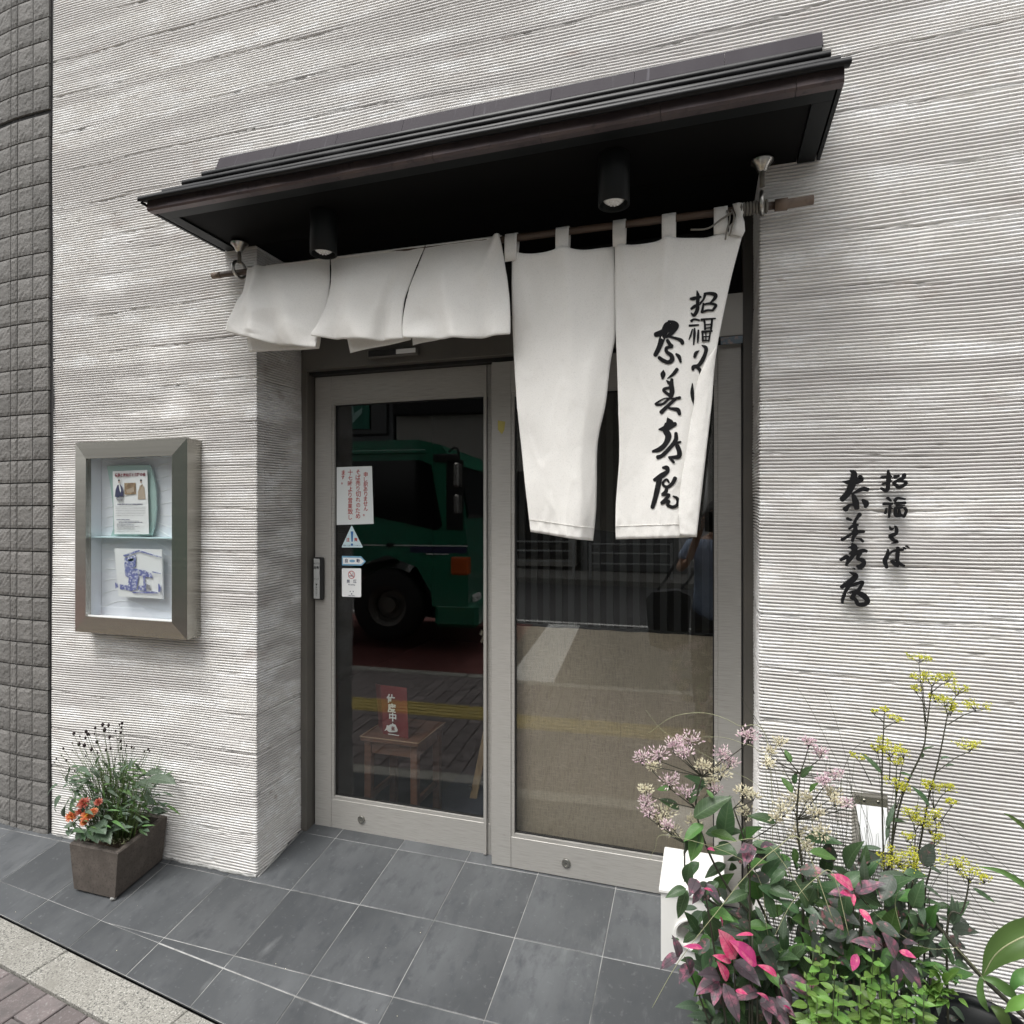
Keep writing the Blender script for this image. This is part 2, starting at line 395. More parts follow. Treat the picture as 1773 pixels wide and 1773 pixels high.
M['orange_petal'] = mat('orange_petal', (.50,.12,.04), .6, noise=[(60,(.62,.30,.07),.5,.68)], trans=((.6,.15,.03),.2))
M['rust_petal'] = mat('rust_petal', (.25,.04,.02), .6)
M['yellow_core'] = mat('yellow_core', (.75,.5,.05), .6)

# ================================================================== THE SETTING
# ---------------- combed plaster wall: real ribs, one every 10.4 mm
PITCH = 0.0104
PROF = [(0.0, -1.0), (0.15, -0.92), (0.31, -0.10), (0.58, 0.0), (0.84, -0.05)]
def comb_rows(z0, z1):
    k0, k1 = int(math.floor(z0/PITCH)), int(math.ceil(z1/PITCH))
    z = []; d = []; kk = []
    for k in range(k0, k1+1):
        for ph, dd in PROF:
            z.append((k+ph)*PITCH); d.append(dd); kk.append(k)
    return np.array(z), np.array(d), np.array(kk)
def comb_mesh(name, path, z0, z1, parent, zclip=None):
    """path: list of (x, y, nx, ny, s) in plan, s = a running coordinate shared by neighbouring pieces"""
    z, d, kk = comb_rows(z0, z1)
    P = np.array(path); n, h = len(P), len(z)
    S, Z = np.meshgrid(P[:,4], z); D = np.repeat(d[:,None], n, 1); K = np.repeat(kk[:,None], n, 1)
    warp = .016*vnoise(S*.85+3, Z*1.1, 1) + .0055*vnoise(S*2.3, Z*5.5, 2) + .0013*vnoise(S*9, Z*22, 3)
    # trowel bands about 15 to 18 cm high: the comb lifts and starts again
    bz = Z/.165 + .35*vnoise(S*.7, Z*.9, 5) + .05*vnoise(S*6, Z*2, 6)
    band = np.floor(bz); edge = np.abs(bz-band-.5)*2            # 1 at a seam
    bslope = vnoise(band*7.3, band*0+.5, 7)
    warp += bslope*.016*(vnoise(S*1.1+band*3.1, band*1.7, 8))*(1-edge**3)
    seam = np.clip((edge-.90)/.10, 0, 1)**1.5
    rag = np.clip(vnoise(S*3.4+band*5, band*2.3, 9)*2.2+.35, 0, 1)*(.6+.6*np.abs(vnoise(S*38, band*3.1, 21)))
    fine = vnoise(S*70, Z*150, 10)
    # where the ribs were smeared flat
    flat = vnoise(S*2.6+9, Z*4.2, 11)*.6 + vnoise(S*7, Z*13, 12)*.35
    flat += .16*vnoise(S*26, Z*50, 24)
    amp = np.clip(1.12 - np.clip((flat-.30)*3.2, 0, 1)*.70, .30, 1.1)
    amp *= 1 - .25*np.clip(vnoise(S*1.2, Z*2, 13), 0, 1)
    depth = .0065*amp
    depth = depth*(1+.9*(np.abs(P[:,3])[None,:] < .2))
    out = D*depth*(1+.3*vnoise(S*13, K*.9, 14)) + fine*.00045*(1.2-amp*.5)
    out += seam*rag*(-.0075 + .0055*fine)
    # short vertical starts of the comb inside some bands
    vs_ = vnoise(band*3.3, band*1.9, 15)*1.3 + np.floor((S+10)/1.15)*1.15
    start = np.exp(-((S+10-vs_-.5 + .01*vnoise(Z*40, Z*0, 16))/.007)**2)*np.clip(vnoise(band*5.1, np.floor(S/1.15), 17)+.2, 0, 1)
    out -= .0050*np.clip((vnoise(S*24, Z*62, 22)-.70)*6, 0, 1)*np.clip(vnoise(S*1.7, Z*3, 23)+.25, 0, 1)
    out += start*(.0045*vnoise(S*60, Z*90, 18)-.001)
    out += .005*vnoise(S*1.4, Z*1.6, 19) + .002*vnoise(S*5, Z*5, 20)
    ZZ = Z + warp
    if zclip: ZZ = np.clip(ZZ, zclip[0], zclip[1])
    X = P[None,:,0] + P[None,:,2]*out; Y = P[None,:,1] + P[None,:,3]*out
    V = np.stack([X, Y, ZZ], -1).reshape(-1, 3).astype(np.float32)
    ii, jj = np.meshgrid(np.arange(h-1), np.arange(n-1), indexing='ij'); a = (ii*n+jj).ravel()
    F = np.stack([a, a+1, a+n+1, a+n], 1).astype(np.int32)
    me = bpy.data.meshes.new(name); me.vertices.add(len(V)); me.vertices.foreach_set('co', V.ravel())
    me.loops.add(F.size); me.loops.foreach_set('vertex_index', F.ravel())
    me.polygons.add(len(F)); me.polygons.foreach_set('loop_start', np.arange(0, F.size, 4, dtype=np.int32))
    me.polygons.foreach_set('use_smooth', np.ones(len(F), bool))
    me.update(calc_edges=True); me.materials.append(M['plaster'])
    return link(name, me, parent)
def lin(a, b, step): return list(np.linspace(a, b, max(2, int(round(abs(b-a)/step))+1)))
XL, XR, ZT = 0.122, 1.978, 2.505     # opening
WTOP = 4.06
shop = empty('shop_building', (0,0,0), 'combed white plaster shop front with the doorway opening', 'building')
# left: front face, rounded corner, reveal
path = [(x, 0, 0, -1, x) for x in lin(-.985, XL-.008, .0125)]
for t in (20, 45, 70):
    path.append((XL-.008+.008*math.sin(R(t)), .008-.008*math.cos(R(t)), math.sin(R(t)), -math.cos(R(t)), XL-.008+.012*t/90))
path += [(XL, y, 1, 0, XL+.004+y) for y in lin(.008, .30, .0125)]
o = comb_mesh('wall_panel', path, -.06, WTOP, shop, (-.09, WTOP))
# above the canopy
path = [(x, 0, 0, -1, x) for x in lin(XL-.008, XR+.008, .0135)]
o = comb_mesh('wall_panel', path, ZT-.01, WTOP, shop, (ZT, WTOP))
# right: reveal, corner, front face
path = [(XR, y, -1, 0, XR-.004-y) for y in lin(.30, .008, .0125)]
for t in (70, 45, 20):
    path.append((XR+.008-.008*math.sin(R(t)), .008-.008*math.cos(R(t)), -math.sin(R(t)), -math.cos(R(t)), XR+.008-.012*t/90))
path += [(x, 0, 0, -1, x) for x in lin(XR+.008, 3.1, .0125) + lin(3.15, 6.5, .12)]
# normals of this piece: keep the same winding
o = comb_mesh('wall_panel', path, -.2, WTOP, shop, (-.25, WTOP))
b = MB(); b.box(-.97, 6.5, .004, .4, WTOP-.01, 9.0); b.build('upper_wall', M['plaster'], shop)
b = MB(); b.box(-.97, XL-.012, .06, .40, -.1, WTOP-.02); b.box(XR+.012, 6.5, .06, .40, -.3, WTOP-.02)
b.box(XL-.012, XR+.012, .06, .40, ZT+.06, WTOP-.02); b.build('wall_core', M['concrete'], shop)
# smudged white corner strip of plaster at the foot of the left corner, and a mortar fillet on the floor
b = MB()
pts = [(x, -.006+.004*rnd.random(), zf(0)-.001+.004*rnd.random()) for x in np.linspace(-.95, XL, 60)]
b.tube(pts, [.004+.005*rnd.random() for _ in pts], 5); 
pts = [(XL+.006, y, zf(y)+.001) for y in np.linspace(0, .28, 20)]
b.tube(pts, [.003+.003*rnd.random() for _ in pts], 5)
b.build('mortar_fillet', M['grout'], shop)

# ---------------- rounded tile-clad pier at the left
pier = empty('tiled_pier', (-1.0, 0, 0), 'grey split-face tile pier with a rounded face at the left', 'pier')
TB = [0, .1, .2, .248, .348, .448, .548, .648]
def arc(s):
    """plan position and heading of the pier face at distance s left of its edge"""
    x, y, n = 0.0, 0.0, 40
    for i in range(n):
        t = s*(i+.5)/n; a = R(max(0, (t-.12))*34); x -= math.cos(a)*s/n; y += math.sin(a)*s/n
    return x, y, R(max(0, s-.12)*34)
TP = .104
tile_meshes = {}
def split_tile(w, h, seed):
    r = random.Random(seed); n = 7; b = MB(); g = .0022
    top = [[Vector((g+(w-2*g)*i/n, -.0065-(.0010+.0030*r.random())*(0 < i < n and 0 < j < n)-.0012*(0 < i < n)*(0 < j < n), g+(h-2*g)*j/n)) for i in range(n+1)] for j in range(n+1)]
    b.grid(top)
    c = [Vector((g, -.006, g)), Vector((w-g, -.006, g)), Vector((w-g, -.006, h-g)), Vector((g, -.006, h-g))]
    k = [Vector((p.x, .004, p.z)) for p in c]
    b.add(c+k, [(0,4,5,1),(1,5,6,2),(2,6,7,3),(3,7,4,0)]); me = b.mesh('tile_piece'); me.materials.append(M['splitface']); return me
nt_ = 0
for w in (.1, .048): tile_meshes[w] = [split_tile(w, TP-.001, i+int(w*1000)) for i in range(6)]
for k in range(-4, 11):
    for side in (0,):
        pass
rows = []
z = 3.243
for k in range(33): z -= TP; rows.append(z)                 # below the wide joint
z = 3.262
for k in range(9): rows.append(z); z += TP
for zr in rows:
    for c in range(6):
        w = round(TB[c+1]-TB[c], 3)
        if c == 5 and (zr < .2): continue
        x, y, a = arc(TB[c+1]); me = rnd.choice(tile_meshes[w])
        o = link('tile', me, pier); o.location = (x, y, zr+.0005); o.rotation_euler = (0, 0, -arc((TB[c]+TB[c+1])/2)[2]); nt_ += 1
b = MB(); P = []
for zz in (-.3, 9.0):
    P.append([Vector((arc(s)[0], arc(s)[1]+.003, zz)) for s in np.linspace(0, 2.2, 40)])
b.grid(P); b.box(-.008, .022, .0045, .4, -.2, 9.0); b.build('joint_backing', M['mortar'], pier)

# ---------------- forecourt floor tiles
def clip(poly, a, b_, c):
    """keep the part of a 2-D polygon where a x + b y + c >= 0"""
    out = []
    for i in range(len(poly)):
        p, q = poly[i], poly[(i+1) % len(poly)]; dp, dq = a*p[0]+b_*p[1]+c, a*q[0]+b_*q[1]+c
        if dp >= 0: out.append(p)
        if dp*dq < 0: t = dp/(dp-dq); out.append((p[0]+(q[0]-p[0])*t, p[1]+(q[1]-p[1])*t))
    return out
def area(p): return abs(sum(p[i][0]*p[(i+1)%len(p)][1]-p[(i+1)%len(p)][0]*p[i][1] for i in range(len(p))))/2
def inset(poly, d):
    n = len(poly); A = sum(poly[i][0]*poly[(i+1)%n][1]-poly[(i+1)%n][0]*poly[i][1] for i in range(n))
    if A < 0: poly = poly[::-1]
    res = list(poly)
    for i in range(n):
        p, q = poly[i], poly[(i+1)%n]; dx, dy = q[0]-p[0], q[1]-p[1]; l = math.hypot(dx, dy)
        if l < 1e-6: continue
        nx, ny = -dy/l, dx/l; res = clip(res, nx, ny, -(nx*p[0]+ny*p[1])-d)
        if len(res) < 3: return []
    out = []
    for p in res:
        if not out or math.hypot(p[0]-out[-1][0], p[1]-out[-1][1]) > 1e-5: out.append(p)
    return out
floor = empty('tiled_forecourt', kind='structure')
def slab(name, poly, zfun, th, m, parent, d, bev=.0012):
    p1 = inset(poly, d); p2 = inset(poly, d+bev)
    if len(p1) < 3 or len(p2) < 3 or area(p2) < 2e-4: return
    b = MB()
    if len(p1) == len(p2):
        n = len(p1); dz = rnd.uniform(-.0005, .0005)
        b.add([(x, y, zfun(x, y)-th) for x, y in p1] + [(x, y, zfun(x, y)-bev*.6+dz) for x, y in p1] + [(x, y, zfun(x, y)+dz) for x, y in p2],
              [(i, (i+1)%n, (i+1)%n+n, i+n) for i in range(n)] + [(i+n, (i+1)%n+n, (i+1)%n+2*n, i+2*n) for i in range(n)] + [tuple(range(2*n, 3*n))])
    else:
        b.prism([(x, y, zfun(x, y)-th) for x, y in p2], (0, 0, th))
    # local origin inside the tile so each one has its own mottling
    return b.build(name, m, parent)
Tl = lambda p: clip(p, .0863, 1, .3465)          # building side of the slanted joint
Tr = lambda p: clip(p, -.0863, -1, -.3495)
Gp = lambda p: clip(p, .118, 1, .479)           # up to the drain gap
zt = lambda x, y: zf(y)
for i in range(-8, 18):
    x0, x1 = i*.3, (i+1)*.3
    def rect(y0, y1, a=x0, b_=x1): return [(a, y0), (b_, y0), (b_, y1), (a, y1)]
    if x1 > XL and x0 < XR:                      # in the doorway
        a, b_ = max(x0, XL-.02), min(x1, XR+.02)
        slab('tile', rect(-.025, .275, a, b_), zt, .008, M['floor_tile'], floor, .0014)
        slab('tile', rect(.275, .42, a, b_), zt, .008, M['floor_tile'], floor, .0014)
        if x0 < XL: slab('tile', rect(-.025, .02, x0, XL-.02), zt, .008, M['floor_tile'], floor, .0014)
        if x1 > XR: slab('tile', rect(-.025, .02, XR+.02, x1), zt, .008, M['floor_tile'], floor, .0014)
    else:
        slab('tile', rect(-.025, .05), zt, .008, M['floor_tile'], floor, .0014)
    W_ = .0010 if i >= 0 else -.0004
    Tl = lambda p: clip(p, .0863, 1, .348-W_)
    Tr = lambda p: clip(p, -.0863, -1, -.348-W_)
    slab('tile', Tl(rect(-.325, -.025)), zt, .008, M['floor_tile'], floor, .0014)
    q = Tl(rect(-.9, -.325))
    if len(q) > 2: slab('tile', q, zt, .008, M['floor_tile'], floor, .0014)
    q = Gp(Tr(rect(-1.6, .6)))
    if len(q) > 2: slab('tile', q, zt, .008, M['floor_tile'], floor, .0016)
b = MB()
g = [(-2.4, .45), (5.4, .45), (5.4, -.479-.118*5.4), (-2.4, -.479+.118*2.4)]
b.add([(x, y, zf(y)-.0016) for x, y in g], [(3,2,1,0)]); b.build('grout_bed', M['grout'], floor)

# ---------------- street: everything below follows the kerb line, turned 6.7 degrees from the wall
G0 = np.array([-.719, -.394]); SD = np.array([.9931, -.1172]); SN = np.array([-.1172, -.9931])
def S(u, v, h=0.0):
    p = G0 + SD*u + SN*v
    return (float(p[0]), float(p[1]), -.076 - .0194*u - .018*min(v, 2.6) + h)
street = empty('street', kind='structure')
def strip(name, u0, u1, v0, v1, h, m, n=1):
    b = MB(); us = np.linspace(u0, u1, n+1)
    b.grid([[Vector(S(u, v, h)) for u in us] for v in (v0, v1)]); return tag(b.build(name, m), kind='structure')
def sslab(name, u0, u1, v0, v1, m, parent, h=0.0, th=.03, d=.0015, bev=.002):
    poly = [(u0,v0),(u1,v0),(u1,v1),(u0,v1)]; p1 = inset(poly, d); p2 = inset(poly, d+bev); n = 4; dz = rnd.uniform(-.0012,.0012)
    b = MB(); b.add([S(u,v,h-th) for u,v in p1]+[S(u,v,h-bev+dz) for u,v in p1]+[S(u,v,h+dz) for u,v in p2],
        [(i,(i+1)%4,(i+1)%4+4,i+4) for i in range(4)]+[(i+4,(i+1)%4+4,(i+1)%4+8,i+8) for i in range(4)]+[(8,9,10,11)])
    return b.build(name, m, parent)
b = MB(); b.grid([[Vector(S(u, v, -.045)) for u in (-14, 14)] for v in (-.02, 2.45)]); tag(b.build('pavement_bed', M['mortar']), kind='structure')
gran = empty('granite_kerb_band', kind='structure')
for i in range(-14, 14):
    u0 = .424 + .598*i; sslab('granite_block', u0, u0+.598, .002, .137, M['granite'], gran, h=.003, th=.05, d=.0012, bev=.003)
pave = empty('brick_pavement', kind='structure')
rest = MB()
PW, PL = .102, .203
cnt = 0
bricks = []
for i in range(-75, 75):
    for j in range(-1, 12):
        u0 = .05+i*PW; v0 = .141 + j*PL + (PL/2 if i % 2 else 0)
        v1 = v0+PL
        v0c, v1c = max(v0, .141), min(v1, 2.36)
        if v1c-v0c < .02: continue
        if v0c < 1.45 and v1c > 1.15:            # tactile strip runs here
            if v0c < 1.15 and v1c > 1.15: v1c = 1.15
            elif v1c > 1.45 and v0c < 1.45: v0c = 1.45
            else: continue
            if v1c-v0c < .02: continue
        bricks.append((u0, v0c, v1c))
def seen(t):   # nearest to what the photograph shows: the corner at the lower left, then the reflected strip
    u, v0, v1 = t; return math.hypot(u-.2, (v0-.1)*1.2) if v0 < .9 and u < 1.2 else 3+abs(u-1.2)+abs(v0-1.5)
bricks.sort(key=seen)
for n, (u0, v0, v1) in enumerate(bricks):
    if n < 290: sslab('brick', u0, u0+PW, v0, v1, M['paver'], pave, th=.03, d=.0022, bev=.003)
    else:
        q = [(u0+.0025, v0+.0025), (u0+PW-.0025, v0+.0025), (u0+PW-.0025, v1-.0025), (u0+.0025, v1-.0025)]
        rest.add([S(u,v,-.006) for u,v in q]+[S(u,v) for u,v in q], [(0,1,5,4),(1,2,6,5),(2,3,7,6),(3,0,4,7),(4,5,6,7)])
tag(rest.build('brick_field', M['paver'], pave), kind='stuff')
tac = empty('tactile_strip', kind='structure')
for i in range(-24, 24):
    o = sslab('tactile_tile', i*.3, i*.3+.3, 1.15, 1.45, M['tactile'], tac, h=.002, d=.002)
    b = MB()
    for k in range(4):
        v = 1.18+.08*k; q = [(i*.3+.012, v), (i*.3+.288, v), (i*.3+.288, v+.035), (i*.3+.012, v+.035)]
        b.add([S(u,w,.001) for u,w in q]+[S(u+(.004 if e in (0,3) else -.004), w, .007) for e,(u,w) in enumerate(q)], [(0,1,5,4),(1,2,6,5),(2,3,7,6),(3,0,4,7),(4,5,6,7)])
    b.build('bar', M['tactile'], o)
kerb = empty('kerb', kind='structure')
for i in range(-14, 14): sslab('kerb_stone', i*.6, i*.6+.6, 2.37, 2.52, M['granite'], kerb, h=.004, th=.16, d=.003, bev=.008)
b = MB(); b.grid([[Vector(S(u, v, -.10)) for u in (-60, 60)] for v in (2.40, 80)]); b.grid([[Vector(S(u, v, -.11)) for u in (-60, 60)] for v in (-40, 2.40)])
tag(b.build('road', M['asphalt']), kind='structure')
strip('red_lane', -14, .72, 2.56, 6.0, -.096, M['red_road'])
strip('stop_line', .95, 1.42, 2.56, 6.12, -.092, M['white_paint'])
strip('centre_line', -20, 20, 6.2, 6.34, -.092, M['white_paint'])
strip('far_pavement', -40, 40, 11.4, 13.6, .03, M['concrete'])
kb = MB(); kb.grid([[Vector(S(u, 11.4, h)) for u in (-40, 40)] for h in (-.10, .03)]); tag(kb.build('far_kerb', M['granite']), kind='structure')

# ================================================================== CANOPY
can = empty('canopy', (1.05, 0, 2.5), 'dark metal canopy roof with stepped black sheets over the doorway', 'canopy')
can_inv = Matrix.Translation((-1.05, 0, -2.5))
def P(b, name, m, parent, smooth=False):
    """build in world coordinates, then hang under a parent that stands somewhere else"""
    o = b.build(name, m, parent, smooth); 
    off = Vector((0,0,0)); q = parent
    while q is not None: off += q.location; q = q.parent
    o.data.transform(Matrix.Translation(-off)); return o
CX0, CX1 = -.022, 2.135
b = MB(); b.box(CX0+.05, CX1-.05, -.29, .0, 2.504, 2.53); b.box(XL-.006, XR+.006, .0, .40, 2.5035, 2.53); P(b, 'soffit_board', M['black_board'], can)
b = MB(); b.box(CX0, CX1, -.335, -.292, 2.497, 2.53); b.box(CX0, CX0+.048, -.291, -.002, 2.497, 2.53); b.box(CX1-.048, CX1, -.291, -.002, 2.497, 2.53)
P(b, 'soffit_frame', M['black_metal'], can)
js = [-.04, .055+.0, .388, .721, 1.049, 1.38, 1.711, 2.042, 2.15]
for a, c in zip(js[:-1], js[1:]):
    d = rnd.uniform(0, .0025); b = MB()
    sec = [(-.361-d, 2.536), (-.363-d, 2.503), (-.358-d, 2.497), (-.336, 2.4965), (-.336, 2.536)]
    b.prism([(a+.0004, y, z) for y, z in sec], (c-a-.0012, 0, 0)); P(b, 'fascia_sheet', M['bronze'], can)
# end sheets
for xs, s in ((CX0-.018, 1), (CX1+.015, -1)):
    b = MB(); b.prism([(xs, -.358, 2.497), (xs, -.003, 2.497), (xs, -.003, 2.80), (xs, -.06, 2.775), (xs, -.36, 2.529)], (.010*s, 0, 0)); P(b, 'end_sheet', M['black_metal'], can)
# stepped roof courses, each sheet lapping the one below
CY = [(-.388, 2.523), (-.300, 2.590), (-.215, 2.665), (-.130, 2.739), (-.045, 2.816)]
for i in range(4):
    (ya, za), (yb, zb) = CY[i], CY[i+1]; n = 70; top = []
    ex = .020-.008*i
    for r_, (yy, zz) in enumerate(((ya+.006 if i else -.352, za-.001 if i else 2.534), (ya, za), (ya+.001, za+.0155), (yb+.02, zb-.012))):
        row = []
        for k in range(n+1):
            x = CX0-.012-ex + (CX1-CX0+.018+2*ex)*k/n
            w = (r_ > 0)*(.0016*math.sin(x*7+i*2.1)+.0011*math.sin(x*19+i)+.0007*math.sin(x*43+i*3))
            row.append(Vector((x, yy + (w if r_ < 3 else 0), zz + w*.9*(1 if r_ < 3 else 0))))
        top.append(row)
    b = MB(); b.grid(top)
    b.box(CX0-.010-ex, CX0-.008-ex, ya+.01, yb, za-.006, za+.004)
    P(b, 'roof_course', M['roofing'], can, True)
b = MB(); b.prism([(CX0-.014, -.355, 2.528), (CX0-.014, -.002, 2.528), (CX0-.014, -.002, 2.79), (CX0-.014, -.06, 2.77)], (CX1-CX0+.026, 0, 0)); P(b, 'roof_core', M['gasket'], can)
# flashing apron against the wall
fx = np.linspace(-.05, 2.155, 9)
for a, c in zip(fx[:-1], fx[1:]):
    b = MB(); b.prism([(a+.0006, -.030, 2.815), (a+.0006, -.036, 2.818), (a+.0006, -.014, 2.872), (a+.0006, -.006, 2.874)], (c-a-.0012, 0, 0)); P(b, 'flashing_sheet', M['flashing'], can)
# sealant bead along the top
b = MB(); b.tube([(x, -.008, 2.876+.001*math.sin(x*40)) for x in np.linspace(-.05, 2.155, 80)], .004, 5); P(b, 'sealant_bead', M['plaster'], can)

def downlight(x, y, label):
    d = empty('downlight', (x, y, 2.504), label, 'lamp', 'downlights under the canopy')
    b = MB(); r, h = .047, .145
    b.lathe([(r*.99, 0), (r, -.003), (r, -h), (r-.004, -h-.001), (r-.006, -h+.003), (r-.007, -h+.03), (.034, -h+.032)], 32); b.build('housing', M['black_metal'], d, True)
    b = MB(); b.lathe([(.033, -h+.028), (.031, -h+.014), (.022, -h+.007), (.008, -h+.005)], 24); b.build('bulb', M['bulb'], d, True)
    b = MB()
    for k in range(8):
        t = k*math.pi/4; b.box(.014*math.cos(t)-.002, .014*math.cos(t)+.002, .014*math.sin(t)-.002, .014*math.sin(t)+.002, -h+.003, -h+.0055)
    b.build('reflector_facets', M['white'], d)
    return d
downlight(.530, -.150, 'black cylinder downlight above the rolled-up half of the curtain')
downlight(1.563, -.195, 'black cylinder downlight above the hanging half of the curtain')

# ================================================================== CURTAIN ROD, HOOKS
RODY = -.052
def rodz(x): return 2.383 + (2.356-2.383)*(x+.04)/2.16
rod = empty('curtain_rod', (-.05, RODY, 2.383), 'dark bamboo rod carrying the white curtain, pale at both ends', 'rod')
b = MB(); xs = np.linspace(-.045, 2.02, 40)
b.tube([(x, RODY, rodz(x)) for x in xs], [.0115+.0012*(1 if i % 8 == 0 else 0) for i in range(40)], 10); P(b, 'rod_body', M['wood_dark'], rod, True)
b = MB(); b.tube([(2.02, RODY, rodz(2.02)), (2.055, RODY, rodz(2.05)), (2.056, RODY, rodz(2.05)), (2.125, RODY, rodz(2.12)+.003)], [.017, .018, .014, .0135], 12); P(b, 'rod_tip', M['rod_end'], rod, True)
b = MB(); b.tube([(-.046, RODY, rodz(-.046)), (-.005, RODY, rodz(0))], [.0128, .013], 10); P(b, 'rod_tip', M['rod_end'], rod, True)
b = MB()
for k in range(9): b.tube([(1.925+k*.009, RODY+.0165*math.cos(t), rodz(1.93)+.0165*math.sin(t)) for t in np.linspace(0, 2*math.pi, 13)], .0042, 5)
P(b, 'binding', M['rope'], rod, True)
b = MB()
for dx, l in ((.0, .095), (.012, .085)):
    b.tube(catmull([(1.885+dx, RODY-.018, rodz(1.9)-.005), (1.893+dx, RODY-.026, rodz(1.9)-.03), (1.884+dx, RODY-.026, rodz(1.9)-.07), (1.880+dx, RODY-.024, rodz(1.9)-l)], 5), .0026, 6)
b.tube(catmull([(1.78, RODY-.03, 2.305), (1.83, RODY-.035, 2.30), (1.87, RODY-.03, 2.325), (1.90, RODY-.02, 2.345)], 5), .003, 6)
P(b, 'tie_cord', M['rope'], rod, True)
def hook(x, label):
    h = empty('ceiling_hook', (x, RODY, 2.497), label, 'hook', 'chrome ceiling hooks holding the rod')
    b = MB(); b.lathe([(.033, 0), (.033, -.004), (.020, -.018), (.012, -.034), (.0085, -.036)], 20); b.build('rose', M['chrome'], h, True)
    b = MB(); b.tube([(0,0,-.034), (0,0,-.078)], .0075, 10); b.build('shank', M['rope'], h, True)
    zc = rodz(x)-2.497+.012
    b = MB(); b.tube([(.004*math.sin(t*1.0), .031*math.sin(t), zc+.031*math.cos(t)) for t in np.linspace(.12, 2*math.pi-.45, 22)], .0062, 8); b.build('ring', M['chrome'], h, True)
hook(.082, 'ceiling hook over the left end of the curtain rod')
hook(1.985, 'ceiling hook over the bound right end of the curtain rod')

# ================================================================== NOREN (split curtain)
nor = empty('noren_curtain', (1.0, RODY, 2.37), 'white cotton split curtain, left half flipped up, right half hanging with brush writing', 'curtain')
def edge3(pts, n):
    """edge given as (px, py, Y) of the photograph and its distance from the wall"""
    c = catmull([(*at(px, py, Y),) for px, py, Y in pts], 8); c = np.array(c)
    d = np.concatenate([[0], np.cumsum(np.linalg.norm(np.diff(c, axis=0), axis=1))]); t = np.linspace(0, d[-1], n)
    return np.stack([np.interp(t, d, c[:,k]) for k in range(3)], 1)
def cloth(name, L, Rr, nu, nv, wr, top=None, bot=None, sd=0):
    """sheet between a left and a right edge; wr(u, v) moves it along y; top/bot bend the ends in z"""
    A, B = edge3(L, nv+1), edge3(Rr, nv+1); rows = []
    for j in range(nv+1):
        v = j/nv; row = []
        for i in range(nu+1):
            u = i/nu; p = A[j]*(1-u)+B[j]*u; p = p.copy(); p[1] += wr(u, v)+(crump(u, v, 60+len(name)+ord(name[0]))*(min(1, v*4) if nv > 20 else 0))
            if top: p[2] += top(u)*(1-v)**3
            if bot: p[2] += bot(u)*v**5
            row.append(Vector(p))
        rows.append(row)
    return rows
def nz(a, b_, s): return float(vnoise(np.array([a]), np.array([b_]), s)[0])
def crump(u, v, s):
    a = 1-abs(nz(u*3.2+v*1.8, v*4.2-u*2.4, s)); b_ = 1-abs(nz(u*6.5-v*2.8, v*7.5+u*3.1, s+50))
    return -.0028*max(a, 0)**16 + .0020*max(b_, 0)**18
def cbuild(name, rows, parent=nor, m='cloth', thick=.0012):
    b = MB(); b.grid(rows); o = P(b, name, M[m], parent, True)
    if thick:
        md = o.modifiers.new('cloth', 'SOLIDIFY'); md.thickness = thick
    return o
# --- left half: three panels flipped over the rod
def wr1(u, v): return -.06*math.sin(math.pi*min(1, v*1.0))*.35*math.sin(math.pi*u) - .030*math.exp(-((u-.36+.34*(1-v))/.08)**2)*v**1.5*(1 if v < .93 else .6) + .020*math.exp(-((u-.55+.30*(1-v))/.07)**2)*v**2 - .022*math.exp(-((u-.80+.45*(1-v))/.09)**2)*v**2 - .016*math.exp(-((u-.14)/.04)**2)*(1-v) + .009*nz(u*5, v*5, 31)*v
rows = cloth('a', [(428,462,-.062),(424,492,-.085),(411,522,-.115),(399,548,-.135),(390,567,-.150),(391,574,-.150)], [(571,447,-.062),(570,500,-.085),(563,545,-.11),(551,582,-.13),(549,597,-.135),(549,603,-.134)], 44, 46, wr1, bot=lambda u: -.012*math.sin(math.pi*u))
top = [[Vector((p.x, RODY+.014*math.cos(a), rodz(p.x)+.0145*math.sin(a))) for p in rows[0]] for a in (math.pi*.1, math.pi*.35, math.pi*.6, math.pi*.85)]
cbuild('curtain_panel', top+rows)
def wr2(u, v): return -.022*math.sin(math.pi*v)*math.sin(math.pi*u) + .026*math.exp(-((u-.84+.1*v)/.06)**2)*v - .020*math.exp(-((u-.55+.5*(1-v))/.12)**2)*v**1.5 + .014*math.exp(-((u-.25+.3*(1-v))/.07)**2)*v**2 + .008*nz(u*6+3, v*5, 32)*v
rows = cloth('b', [(573,447,-.062),(573,485,-.085),(565,522,-.11),(553,553,-.13),(540,577,-.150),(540,582,-.150)], [(735,427,-.062),(716,474,-.08),(704,508,-.10),(697,550,-.125),(697,580,-.14),(698,586,-.14)], 44, 46, wr2, bot=lambda u: -.008*math.sin(math.pi*u))
top = [[Vector((p.x, RODY+.014*math.cos(a), rodz(p.x)+.0145*math.sin(a))) for p in rows[0]] for a in (math.pi*.1, math.pi*.35, math.pi*.6, math.pi*.85)]
cbuild('curtain_panel', top+rows)
def wr3(u, v): return -.018*math.sin(math.pi*v)*math.sin(math.pi*u) - .032*math.exp(-((u-.97+.55*v)/.07)**2)*max(0, .55-v)*1.8 - .020*math.exp(-((u-.30-.2*v)/.08)**2)*v + .018*math.exp(-((u-.66-.1*v)/.08)**2)*v*v + .008*nz(u*6+7, v*5, 33)*v
